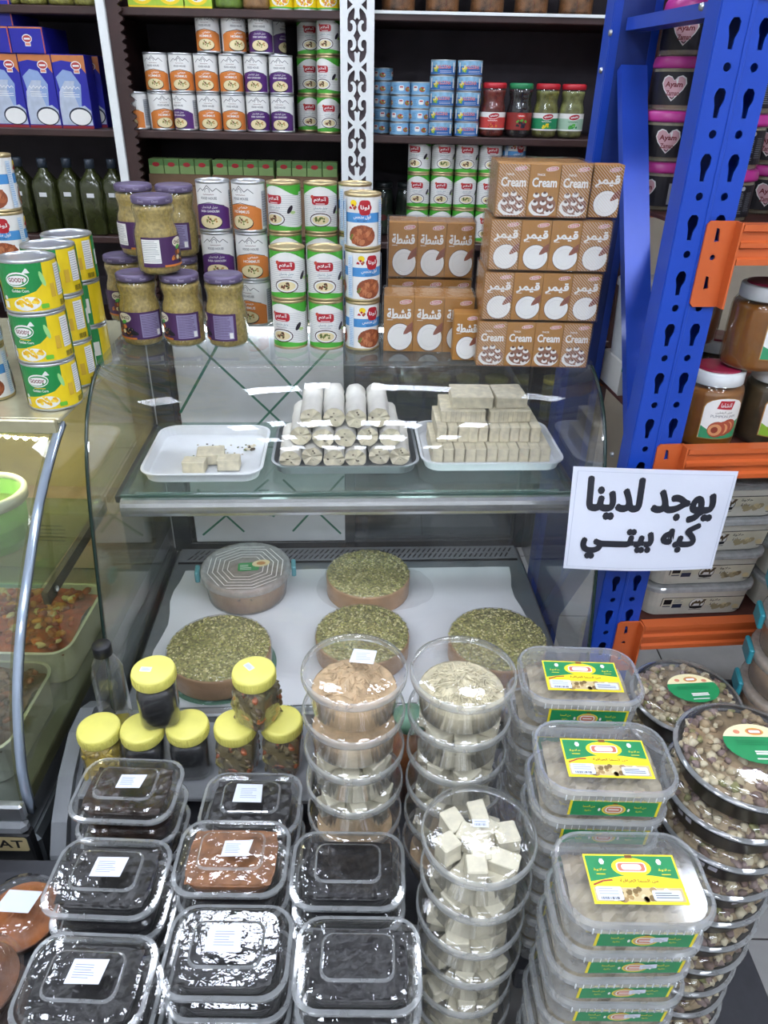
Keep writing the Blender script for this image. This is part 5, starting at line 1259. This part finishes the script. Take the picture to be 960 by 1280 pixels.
# ---- rectangular milky tubs with yellow-green labels
RW, RD_, RH = .188, .130, .0575
rt_body = MB().rr([(RW - .026, RD_ - .022, .025, 0), (RW - .018, RD_ - .016, .030, .003), (RW - .009, RD_ - .009, .036, .044), (RW - .008, RD_ - .008, .036, .0455)], M_PP, 6, True, False).mesh('tub_body')
rt_lid = MB().rr([(RW - .003, RD_ - .003, .040, .0425), (RW, RD_, .042, .044), (RW, RD_, .042, .054), (RW - .005, RD_ - .005, .040, RH), (RW - .013, RD_ - .013, .036, RH - .0005), (RW - .019, RD_ - .019, .032, RH - .006)], clear('lid_plastic', '#ffffff', .10, '#dfe3e6', .05, .4, .1), 6, False, True).mesh('lid')
rt_rim = MB()
for i in range(14): rt_rim.box(-RW / 2 + .03 + i * .0098, -RD_ / 2 - .0006, .0435, -RW / 2 + .0315 + i * .0098, -RD_ / 2 + .001, .0525, mat('#d5d9db', .4), .0002)
GNL = mat('#1f8a52', .45, var=.05); YLL = mat('#f0dc2a', .45, var=.03)
def lab_top():
    L = Lab(); w_, h = .051, .030
    L.rect(-w_, -h, w_, h, YLL); L.poly([(-w_ + .002, h - .002), (w_ - .002, h - .002), (w_ - .002, .000), (.02, .004), (0, .005), (-.02, .002), (-w_ + .002, -.004)], GNL)
    L.ell(0, .014, .022, .012, YLL, 20); L.rrect(-.0165, .008, .0165, .020, .004, W_); L.rrect(-.015, .0092, .015, .0188, .003, mat('#c9745a', .4)); L.rrect(-.011, .0105, .011, .0175, .003, W_); L.rect(-.004, .025, .004, .029, BRN)
    L.poly([(-w_ + .002, -.006), (-.02, -.0005), (.03, .000), (w_ - .002, -.003), (w_ - .002, -.007), (0, -.005), (-.03, -.006), (-w_ + .002, -.011)], YLL); L.line([(-w_ + .004, -.008), (-.035, -.003), (-.025, -.002)], .002, mat('#a03a2a', .4))
    L.text(ar('من السما العراقية'), .004, -.003, .005, mat('#8a2a20', .4), .015, width=.042)
    L.rect(-w_ + .003, -h + .003, w_ - .003, -.011, mat('#cdb98a', .5)); L.dots(.0, -.019, .045, .007, 44, .0035, [W_, mat('#a98a5a', .5), mat('#7a6238', .5), CRM], 5)
    L.rrect(-.046, -h + .004, -.018, -.010, .002, M_STK); L.bars(-.042, -h + .005, -.022, -.022, 12, BK); L.lines(-.043, -.020, -.022, -.011, 3, LGREY, .001); L.rrect(.014, -h + .004, .045, -.014, .002, M_STK); L.lines(.017, -h + .006, .042, -.016, 3, GRY, .0012)
    for s in (-1, 1): L.text(ar('حلاوة'), s * .036, .010, .004, YLL, .01, width=.014); L.ell(s * .032, .020, .003, .004, W_, 6); L.rect(s * .036 - .005, .004, s * .036 + .005, .005, YLL)
    return L
def lab_front(st=0):
    L = Lab(); w_ = .060
    L.rect(-w_, 0, w_, .027, YLL); L.rect(-w_ + .0035, .0, w_ - .0035, .0245, GNL); L.ell(.0, .011, .016, .009, YLL, 18); L.ell(.0, .011, .0145, .0078, mat('#c9a06a', .4), 18); L.rrect(-.011, .006, .011, .016, .004, W_)
    L.rrect(-.0095, .0072, .0095, .0148, .003, mat('#c9745a', .4)); L.lines(-.007, .0095, .007, .0125, 1, W_, .002); L.rect(-.003, .0205, .003, .0225, BRN)
    for s in (-1, 1): L.text(ar('من السما'), s * .034, .016, .0045, YLL, .01, width=.016); L.text(ar('حلاوة'), s * .034, .009, .0035, YLL, .01, width=.009, same=True); L.ell(s * .0195, .011, .0018, .003, W_, 6)
    if st: L.poly([(.002 + st * .004, .009), (.023 + st * .004, .010 + st * .001), (.022 + st * .004, .019), (.001 + st * .004, .0175)], M_STK); L.lines(.005 + st * .004, .011, .019 + st * .004, .016, 3, LGREY, .0007)
    return L
rt_top = lab_top().mesh(lambda u, v, h: Vector((u * 1.14 + .004, v * 1.12, RH - .0056 + h)))
def frl(st): return lab_front(st).mesh(lambda u, v, h: Vector((u + .005, -(RD_ / 2 - .0078) - (.0035 * v / .0335) - h - .0005, .006 + v * 1.26)))
FRL = [frl(0), frl(1), frl(-2)]
bag = MB(); bagm = mat('#ab9f86', .45, var=.4, scale=28, bump=.7); rb_ = random.Random(12)
bag.rr([(RW - .055, RD_ - .05, .022, .003), (RW - .040, RD_ - .038, .026, .012), (RW - .034, RD_ - .034, .028, .030)], bagm, 5, True, False, smooth=True)
for (w0, h0_, n_) in ((RW - .036, .030, 1),):
    bag.sheet([[((-.5 + j / 18) * (RW - .036), (-.5 + i / 13) * (RD_ - .036), .030 + .007 * math.sin(PI * j / 18) * math.sin(PI * i / 13) + rb_.uniform(-.003, .003)) for j in range(19)] for i in range(14)], bagm, False)
bag = bag.mesh('halva_bag')
def rtub(loc, label, rot=0, st=0):
    thing('halva_box', [('tub_body', rt_body), ('rim_band', rt_band), ('lid', rt_lid, [('lid_ribs', RTR, None, 'stuff'), ('top_label', rt_top)]), ('halva_bag', bag), ('front_label', FRL[st])], label, 'tub', loc, rot, 'rectangular halva tubs')
RTR = rt_rim.mesh('lid_ribs')
rt_band = MB().rr([(RW + .0006, RD_ + .0006, .0423, .0435), (RW + .0012, RD_ + .0012, .0424, .0455), (RW + .0012, RD_ + .0012, .0424, .0535), (RW - .0045, RD_ - .0045, .040, RH + .0004), (RW - .012, RD_ - .012, .036, RH + .0001)], M_RIM, 6, False, False).mesh('rim_band')
r1 = pz(722, 848, .895); r2 = pz(752, 957, .885); r3 = pz(784, 1085, .845)
r3.y = min(r3.y, .574)
r2.y = max(r2.y, .712); r1.y = max(r1.y, r2.y + .136)
p_ = RH + .0005
for t in range(7): rtub((r1.x + [.0, .002, -.002, .0, -.003, -.004, .002][t] + (-.006 if t < 6 else 0), r1.y, ZA + .0003 + t * p_), 'milky rectangular tub with green label, rear tower, %s from bottom' % ORD[t], -.02, t % 2)
for t in range(7): rtub((r2.x - (.004 if t < 6 else 0), r2.y, ZA + .0003 + t * p_), 'milky rectangular tub with green label, middle tower, %s from bottom' % ORD[t], PI + (-.0) if t == 99 else -.01, [1, 0, 0, 2, 0, 0, 0][t])
n3 = 11
for t in range(n3): rtub((r3.x + .003 * math.sin(t * 2.1) - .002, r3.y, ZBL + .0003 + t * p_ + (n3 - 11)), 'milky rectangular tub with green label, front tower, %s from bottom' % ORD[t], .012 * math.sin(t * 1.7) + .02, [0, 1, 0, 0, 2, 2, 0, 1, 1, 1, 1][t])

# ---- black bowls of mixed sweets under clear lids
BWR, BWH = .0985, .0625
bw_body = MB().lathe([(0, 0), (BWR * .80, 0), (BWR * .83, .002), (BWR * .93, .038), (BWR * .98, .0395), (BWR, .041), (BWR, .0435), (BWR * .93, .0435), (BWR * .90, .040)], mat('#121317', .28), 48).mesh('bowl')
M_BLID = clear('bowl_lid', '#ffffff', .06, '#d9d6cf', .045, .6, .06, .3, 22, 3)
bw_lid = MB().lathe([(BWR * 1.005, .044), (BWR * 1.008, .0455), (BWR * .97, .0465), (BWR * .94, .048), (BWR * .91, .0560), (BWR * .88, .0605), (BWR * .8, BWH), (0, BWH)], M_BLID, 48).mesh('lid')
bw_rim = MB().lathe([(BWR * 1.004, .0438), (BWR * 1.012, .0448), (BWR * 1.012, .0462), (BWR * .975, .0474), (BWR * .95, .0485)], M_RIM, 48).mesh('lid_rim')
SWC = [mat('#b5a684', .6, var=.25, scale=70), mat('#9c8664', .6, var=.25, scale=70), mat('#6e564c', .6, var=.25, scale=70), mat('#85834e', .6, var=.25, scale=70), mat('#c9bd9e', .6, var=.15, scale=70), mat('#86706a', .6, var=.25, scale=70)]
def sweets(seed):
    r = random.Random(seed); mb = MB()
    mb.lathe([(0, .046), (BWR * .86, .043), (BWR * .86, .036)], SWC[1], 32)
    wts = [5, 4, 3, 1, 5, 3]
    for i in range(190):
        a = r.uniform(0, 6.28); q = BWR * .86 * math.sqrt(r.random()) if i > 70 else BWR * r.uniform(.74, .875)
        s = r.uniform(.005, .0105); ro = Matrix.Rotation(r.uniform(0, 6.28), 3, 'Z') @ Matrix.Rotation(r.uniform(0, 1.5), 3, 'X')
        mb.blob((q * math.cos(a), q * math.sin(a), r.uniform(.044, .051) - (.004 if q > BWR * .8 else 0)), (s, s * .75, s * .6), r.choices(SWC, wts)[0], ro, .28, 6, 4)
    return mb.mesh('mixed_sweets')
SWM = [sweets(1), sweets(2), sweets(3)]
def lab_bowl():
    L = Lab(); R = .047
    L.ell(0, 0, R, R * .78, GNL, 30); L.poly([(R * math.cos(a) , R * .78 * math.sin(a)) for a in [PI * i / 16 * .78 + .2 * PI * .55 for i in range(17)]], mat('#efe3b4', .5))
    L.ell(.004, .022, .013, .007, mat('#d9a04a', .4), 16); L.rrect(-.006, .018, .014, .026, .002, mat('#c9745a', .4)); L.rrect(-.004, .0195, .012, .0245, .002, W_); L.ell(-.022, .021, .005, .004, mat('#d98a6a', .4), 8); L.ell(.028, .017, .005, .004, mat('#d98a6a', .4), 8)
    L.lines(-.010, -.021, .022, -.013, 2, W_, .0028); L.lines(-.03, -.004, .03, .006, 3, DGN, .0016); L.rect(-.012, -.029, .018, -.027, W_)
    return L
bw_lab = lab_bowl().mesh(topp(BWH + .0002, .012, .004))
pt = []
for a0 in (-.35, -.9, .25): pt.append(Lab().rect(-.011, .020, .011, .034, mat('#c9c6d0', .6)).mesh(lambda u, v, h, a0=a0: Vector(((BWR * (.83 + .10 * (v - .002) / .036) + h + .0006) * math.sin(a0 + u / .08), -(BWR * (.83 + .10 * (v - .002) / .036) + h + .0006) * math.cos(a0 + u / .08), v))))
def bowl(loc, label, i, rot=0):
    thing('sweets_bowl', [('bowl', bw_body, [('price_tag', pt[i % 3])]), ('lid_rim', bw_rim), ('mixed_sweets', SWM[i % 3], None, 'stuff'), ('lid', bw_lid, [('label', bw_lab)])], label, 'bowl', loc, rot, 'black bowls of mixed sweets')
b1 = pz(936, 928, .915); b2 = pz(860, 862, .755); bp = BWH + .0006
nb = 11
for t in range(nb): bowl((b1.x + rg.uniform(-.004, .004), b1.y, ZBL + .0003 + t * bp), 'black bowl of mixed sweets, front right tower, %s from bottom' % ORD[t], t + 1, 0 if t == nb - 1 else rg.uniform(-.4, .4))
st_z = .755 - 4 * bp
b2.y = max(b2.y, b1.y + 2 * BWR + .006)
thing('stool', [('seat', MB().box(-.105, -.1, st_z - .03, .105, .1, st_z - .0003, M_STAND).mesh())] + [('leg', MB().box(sx * .085 - .012, sy * .08 - .012, 0, sx * .085 + .012, sy * .08 + .012, st_z - .0305, M_STAND).mesh()) for sx in (-1, 1) for sy in (-1, 1)], 'dark stool under the rear stack of sweets bowls', 'stool', (b2.x, b2.y, 0))
for t in range(4): bowl((b2.x + [.0, -.003, .002, 0][t], b2.y, st_z + t * bp), 'black bowl of mixed sweets, rear right stack, %s from bottom' % ORD[t], t + 2, .1 if t == 3 else .5)

# ---- beige tubs with teal clips at the right edge
def beige_parts():
    R = .115; P = [('tub_body', MB().lathe([(0, 0), (R * .84, 0), (R * .87, .003), (R * .94, .074), (R * .96, .076)], M_PP, 40).mesh()), ('halva_filling', MB().lathe([(0, .003), (R * .85, .003), (R * .92, .070), (0, .071)], mat('#c9a684', .6, var=.12), 40).mesh()),
        ('lid', MB().lathe([(R * .97, .070), (R, .072), (R, .086), (R * .97, .090), (R * .9, .089), (0, .087)], clear('tub_lid2', '#ffffff', .45, '#d9d6d0', .05, .4, .12), 40).mesh())]
    for a in (PI * .98, 0):
        P.append(('clip', MB().box(R * .99, -.028, .058, R + .009, .028, .096, mat('#2f8f9c', .4), .003, T=lambda p, a=a: Matrix.Rotation(a, 3, 'Z') @ p).mesh()))
    return P
P_BG = beige_parts(); bt = Vector((.902, 1.205, 0)); zb_ = .50
thing('crate', [('side', MB().box(-.12, -.12, 0, -.11, .12, zb_ - .001, M_STAND).mesh()), ('side', MB().box(.11, -.12, 0, .12, .12, zb_ - .001, M_STAND).mesh()), ('side', MB().box(-.1095, -.12, 0, .1095, -.11, zb_ - .001, M_STAND).mesh()), ('side', MB().box(-.1095, .11, 0, .1095, .12, zb_ - .001, M_STAND).mesh())], 'dark upended crate under the beige tubs at the right', 'crate', (bt.x, bt.y, 0))
for t in range(6): thing('halva_tub', P_BG, 'beige round tub with teal clips at the right edge, %s from bottom' % ORD[t], 'tub', (bt.x, bt.y, zb_ + t * .0906), -.22 + rg.uniform(-.08, .08), 'beige tubs with teal clips')

# ---- yellow-lidded jars
jw, jh = .070, .118
M_YLID = mat('#e8e074', .4, var=.04)
M_PJ = clear('pet_jar', '#ffffff', .04, '#dfe6e6', .06, .8, .06, .2, 30, 2.5)
jbody = MB().rr([(jw * .86, jw * .86, .012, .0005), (jw * .94, jw * .94, .016, .004), (jw, jw, .018, .012), (jw, jw, .018, .074), (jw * .97, jw * .97, .022, .084), (jw * .88, jw * .88, jw * .43, .092), (jw * .86, jw * .86, jw * .42, .098)], M_PJ, 6, True, False, smooth=True).mesh('jar_body')
YR = .0385
ridge = []
jlid = MB().lathe([(YR * .97, .094), (YR, .0955), (YR, .113), (YR * .97, .117), (YR * .9, jh), (0, jh)], M_YLID, 44)
jl_r = MB()
for i in range(44): a = 2 * PI * i / 44; jl_r.box(-.0006, -.0006, .097, .0006, .0006, .112, M_YLID, .0002, T=lambda p, a=a: Vector((p.x + (YR + .0002) * math.cos(a), p.y + (YR + .0002) * math.sin(a), p.z)))
jlid = jlid.mesh('lid'); jl_r = jl_r.mesh('lid_ridges')
jstk = Lab().rect(-.010, -.006, .010, .006, M_STK); jstk.lines(-.008, -.004, .008, .004, 3, LGREY, .001); jstk = jstk.mesh(lambda u, v, h: Vector((-.012 + u * .94 + v * .3, .002 + v * .94 - u * .3, jh + h)))
blk = MB().rr([(jw * .9, jw * .9, .016, .004), (jw * .965, jw * .965, .018, .014), (jw * .965, jw * .965, .018, .074), (jw * .85, jw * .85, .03, .086)], mat('#1b1a1c', .35, var=.4, scale=60, bump=.4), 6, smooth=True).mesh('black_filling')
def chunks(cols, seed, n, sz, curved_=False):
    r = random.Random(seed); mb = MB()
    mb.rr([(jw * .86, jw * .86, .016, .005), (jw * .90, jw * .90, .018, .014), (jw * .90, jw * .90, .018, .072), (jw * .7, jw * .7, .03, .084)], cols[0], 5, smooth=True)
    for i in range(n):
        sd = r.randrange(5); u = r.uniform(-.42, .42) * jw; z = r.uniform(.010, .078); w_ = jw * .42
        c = [(u, -w_, z), (-w_, u, z), (w_, u, z), (u, w_, z), (u, r.uniform(-.4, .4) * jw, .082)][sd]
        s = sz * r.uniform(.7, 1.3); ro = Matrix.Rotation(r.uniform(0, 6.28), 3, 'Y') @ Matrix.Rotation(r.uniform(0, 6.28), 3, 'Z')
        c = tuple(max(-jw * .44, min(jw * .44, v)) if k < 2 else v for k, v in enumerate(c))
        mb.blob(c, (s * 1.5, s * .7, s * .45), r.choice(cols), ro, .2, 7, 5)
    lim = jw * .478; mb.v = [(max(-lim, min(lim, x)), max(-lim, min(lim, y)), max(.004, min(.090, z))) for x, y, z in mb.v]
    return mb.mesh('pickles')
PKL = chunks([mat('#7d6f4c', .35, var=.3, scale=40), mat('#8e8060', .35, var=.3, scale=40), mat('#6a5a44', .35, var=.3, scale=40), mat('#9a8f5a', .35, var=.3, scale=40), mat('#b0643c', .35, var=.2, scale=40)], 3, 80, .0105)
GAR = chunks([mat('#b39a3c', .35, var=.3, scale=40), mat('#d9c48a', .35, var=.15, scale=40), mat('#cdb55a', .35, var=.15, scale=40)], 5, 80, .009)
def yjar(px, py, z, kind, label, rot=0, stick=False, x=None):
    q = pz(px, py, z + jh); me, nm = {'k': (blk, 'black_filling'), 'p': (PKL, 'pickles'), 'g': (GAR, 'garlic_cloves')}[kind]
    y = q.y
    if x is None: x = q.x
    thing('yellow_lid_jar', [('jar_body', jbody), (nm, me, None, None if kind == 'k' else 'stuff'), ('lid', jlid, [('lid_ridges', jl_r, None, 'stuff')] + ([('price_tag', jstk)] if stick else []))], label, 'jar', (x, y, z), rot, 'yellow-lidded jars before the case')
RZJ = .56
thing('riser', [('riser_top', MB().box(-.553, .91, RZJ - .012, -.125, 1.098, RZJ - .0002, mat('#8b8d90', .5)).mesh())] + [('riser_side', MB().box(x,   .912, ZA + .0002, x + .012, 1.096, RZJ - .0125, M_STAND).mesh()) for x in (-.547, -.139)], 'grey riser board under the yellow-lidded jars', 'riser')
_jx = spread([pz(px, 906, RZJ + jh).x for px in (119, 172, 228)], .0785); _jp = spread([pz(px, 902, RZJ + jh).x for px in (294, 351)], .0785)
_jx = [v + max(0, -.513 - _jx[0]) for v in _jx]
yjar(119, 908, RZJ, 'g', 'yellow-lidded jar of pale garlic cloves, leftmost of the jars', .1, x=_jx[0])
yjar(172, 908, RZJ, 'k', 'yellow-lidded black jar, lower left under the stacked one', .1, x=_jx[1])
yjar(228, 904, RZJ, 'k', 'yellow-lidded black jar, lower right under the stacked one', .15, x=_jx[2])
yjar(191, 836, RZJ + jh + .0008, 'k', 'yellow-lidded black jar with price tag stacked on two others', .28, True)
yjar(295, 904, RZJ, 'p', 'yellow-lidded pickle jar, lower left under the stacked one', -.1, x=_jp[0])
yjar(350, 899, RZJ, 'p', 'yellow-lidded pickle jar, lower right under the stacked one', -.05, x=_jp[1])
yjar(317, 837, RZJ + jh + .0008, 'p', 'yellow-lidded pickle jar with price tag stacked on two others', -.5, True)
# orange jar glimpsed between the towers
P_ORJ = [('jar_body', MB().lathe([(0, 0), (.030, 0), (.034, .004), (.035, .16), (.030, .175), (.028, .185)], M_PJ, 32).mesh()), ('orange_filling', MB().lathe([(0, .003), (.032, .003), (.0335, .15), (0, .155)], mat('#b5662a', .35, var=.2), 32).mesh()), ('lid', MB().lathe([(.030, .184), (.032, .186), (.032, .202), (0, .204)], mat('#6f9a80', .4), 32).mesh())]
for i, px in enumerate((388, 513)):
    q = pyy(px, 900, .985); thing('orange_jar', P_ORJ, ['orange jar with green lid between pickles and floss towers', 'orange jar with green lid between the two floss towers'][i], 'jar', (max(q.x, -.088) if i == 0 else q.x, .985, ZA + .0003), 0, 'orange jars')
# plastic bottle with black cap
q = pyy(109, 800, 1.055)
bz = ZA + .0605
bt_b = MB().rr([(.05, .05, .014, 0), (.056, .056, .016, .004), (.056, .056, .016, .10), (.055, .055, .016, .14), (.056, .056, .018, .165), (.05, .05, .024, .185), (.036, .036, .0179, .200), (.030, .030, .0149, .206), (.030, .030, .0149, .214)], M_PJ, 5, True, False, smooth=True)
thing('plastic_bottle', [('bottle_body', bt_b.mesh()), ('oil_residue', MB().rr([(.048, .048, .014, .003), (.053, .053, .015, .006), (.053, .053, .015, .028)], mat('#a3952c', .3, var=.2), 4).mesh()), ('cap', MB().lathe([(.0165, .208), (.0175, .209), (.0175, .230), (.016, .232), (0, .232)], mat('#1c1d22', .4), 28).mesh())], 'clear plastic bottle with black cap and a little oil left', 'bottle', (max(q.x, -.52), 1.06, bz), .2)

# ---- clear clamshell trays of dark sweets
CWt, CDt, CHt = .168, .126, .052
ct_base = MB().rr([(CWt - .050, CDt - .045, .022, .0004), (CWt - .042, CDt - .038, .024, .003), (CWt - .020, CDt - .020, .028, .028), (CWt - .004, CDt - .004, .032, .029), (CWt, CDt, .034, .030), (CWt, CDt, .034, .0325)], M_PET, 6, True, False).mesh('tray_base')
ct_lid = MB().rr([(CWt + .001, CDt + .001, .034, .033), (CWt - .001, CDt - .001, .034, .0350), (CWt - .016, CDt - .016, .030, .0355), (CWt - .024, CDt - .024, .028, .046), (CWt - .034, CDt - .034, .024, .0485), (CWt - .072, CDt - .064, .014, .0485), (CWt - .076, CDt - .068, .012, .0515), (CWt - .080, CDt - .072, .012, CHt)], M_PETL, 6, False, True).mesh('tray_lid')
drops = MB(); rr2 = random.Random(9); M_DROP = clear('droplets', '#ffffff', .12, '#ffffff', .25, .7, .05)
def fillmesh(mt, seed):
    r = random.Random(seed); mb = MB(); n = 22; m2 = 16; rows = []
    for i in range(m2 + 1):
        rows.append([((-.5 + j / n) * (CWt - .042), (-.5 + i / m2) * (CDt - .038), .0335 + r.uniform(-.0022, .0022)) for j in range(n + 1)])
    mb.sheet(rows, mt); mb.rr([(CWt - .05, CDt - .046, .022, .004), (CWt - .036, CDt - .032, .026, .027), (CWt - .036, CDt - .032, .026, .0325)], mt, 5)
    return mb.mesh('dark_sweets')
FILL = {'k': fillmesh(mat('#100e12', .3, var=.5, scale=50, bump=.7), 1), 'd': fillmesh(mat('#2a1c14', .25, var=.6, scale=40, bump=.7), 2), 'b': fillmesh(mat('#8a5a34', .35, var=.35, scale=50, bump=.6), 3)}
def stk(w_, h, sk, dx, dy):
    L = Lab(); L.poly([(-w_ + sk, -h), (w_ - sk * .2, -h + sk * .3), (w_ + sk, h), (-w_ * .9 + sk, h - sk * .4)], M_STK); L.lines(-w_ * .6, -h * .6, w_ * .6, h * .6, 6, mat('#868da0', .5), .0009, int(sk * 9999) % 7)
    return L.mesh(topp(CHt + .0002, dx, dy))
SK_ = [stk(.022, .014, .004, .004, .002), stk(.024, .016, .003, .0, .004), stk(.023, .018, -.002, -.004, .006)]
ct_rim = MB().rr([(CWt + .0006, CDt + .0006, .0343, .0285), (CWt + .0016, CDt + .0016, .0346, .0305), (CWt + .0016, CDt + .0016, .0346, .0345), (CWt - .001, CDt - .001, .034, .0358), (CWt - .010, CDt - .010, .032, .0362)], M_RIM, 6, False, False).mesh('rim')
_rd = MB().rr([(CWt - .070, CDt - .062, .015, .0487), (CWt - .073, CDt - .065, .014, .0505), (CWt - .077, CDt - .069, .013, .0515)], M_RIM, 6, False, False)
ct_ridge = _rd.mesh('lid_ridge')
def ctray(x, y, z, kind, label, s=None, rot=0):
    thing('sweets_tray', [('tray_base', ct_base), ('rim', ct_rim), ('dark_sweets' if kind != 'b' else 'brown_sweets', FILL[kind]), ('tray_lid', ct_lid, [('lid_ridge', ct_ridge)] + ([('sticker', SK_[s])] if s is not None else []))], label, 'tray', (x, y, z), rot, 'clear trays of dark sweets')
cols = {'A': [(158, 985, .705), (137, 1098, .695), (113, 1243, .69)], 'B': [(303, 1012, .665), (286, 1068, .70), (274, 1195, .69)], 'C': [(435, 1066, .69), (443, 1192, .69)]}
info = {('A', 0): ('d', 0, 'rear of the left column'), ('A', 1): ('k', 1, 'middle of the left column'), ('A', 2): ('k', 1, 'front of the left column'), ('B', 0): ('k', 2, 'rear of the centre column'), ('B', 1): ('b', 0, 'middle of the centre column'), ('B', 2): ('k', 2, 'front of the centre column'), ('C', 0): ('k', None, 'rear of the right column'), ('C', 1): ('k', None, 'front of the right column')}
cp_ = CHt + .0006
pos = {}
for c, lst in cols.items():
    for i, (px, py, z) in enumerate(lst):
        q = pz(px, py, z); pos[(c, i)] = [q.x, q.y, z]
YY = {('A', 0): .818, ('A', 1): .664, ('A', 2): .518, ('B', 0): .838, ('B', 1): .700, ('B', 2): .562, ('C', 0): .684, ('C', 1): .549}
for row in ([('A', 0), ('B', 0)], [('A', 1), ('B', 1), ('C', 0)], [('A', 2), ('B', 2), ('C', 1)]):
    xs = spread([pz(cols[c][i][0], cols[c][i][1], .70).x for c, i in row], .1745)
    for (c, i), x in zip(row, xs): pos[(c, i)][0] = x
for (c, i), (x, y, z) in pos.items():
    kind, s, nm = info[(c, i)]
    n = 4 if (c, i) != ('B', 0) else 3
    y = YY[(c, i)]
    for t in range(n):
        top = t == n - 1; dx = 0 if top else [.001, -.0015, .0015][t % 3]
        ctray(x + dx, y + (0 if top else [-.002, .001, -.001][t % 3]), ZA + .0003 + t * cp_, kind if top else 'k' if kind == 'b' or t % 2 else kind, 'clear tray of %s sweets, %s, %s' % ('brown' if (kind == 'b' and top) else 'dark', nm, 'on top' if top else ORD[t] + ' from bottom'), s if top else None, (-.02 if c == 'A' else .01) * (1 if top else .3))
# ---- domed bowls at the lower left
dr = .066
dm_b = MB().lathe([(0, .0005), (dr * .7, .0005), (dr * .75, .003), (dr * .95, .035), (dr, .036), (dr, .039)], M_PET, 36).mesh('bowl_base'); dm_l = MB().lathe([(dr * 1.01, .0392), (dr, .041), (dr * .93, .0425), (dr * .85, .058), (dr * .6, .068), (0, .071)], M_PETL, 36).mesh('domed_lid')
dst = Lab().poly([(-.03, -.018), (.026, -.020), (.034, .016), (-.020, .018)], M_STK).mesh(topp(.0713, .004, .0))
def dome(x, y, z, mt, label, s, k=1):
    f = heap(dr * .9, .03, .046, 5, mt, .003); f.lathe([(0, .003), (dr * .74, .003), (dr * .9, .03)], mt, 30)
    thing('domed_bowl', [('bowl_base', dm_b), ('filling', f.mesh()), ('domed_lid', dm_l, [('sticker', dst)] if s else None)], label, 'bowl', (x, y, z), 0, 'domed bowls at the lower left')
for i, (px, py, z, col, s, lb) in enumerate(((48, 1112, .625, '#a5602c', 1, 'domed clear bowl of orange-brown sweet with white sticker, lower left'), (30, 1212, .61, '#6b4226', 0, 'domed clear bowl of brown sweet at the lower left corner'), (-8, 1085, .64, '#1c1a1c', 0, 'domed bowl of black sweet at the left frame edge'))):
    q = pz(px, py, z); x = [-.572, -.560, -.715][i]; y = [.70, .56, .735][i]
    nst = 2 if i else 1
    for t in range(nst):
        dome(x, y, ZA + .0003 + t * .0716 + (0), mat(col if t == nst - 1 else '#3a2418', .4, var=.3, scale=40, bump=.4), lb if t == nst - 1 else 'domed bowl under the ' + ['', 'brown one in the lower left corner', 'black one at the left edge'][i], s)
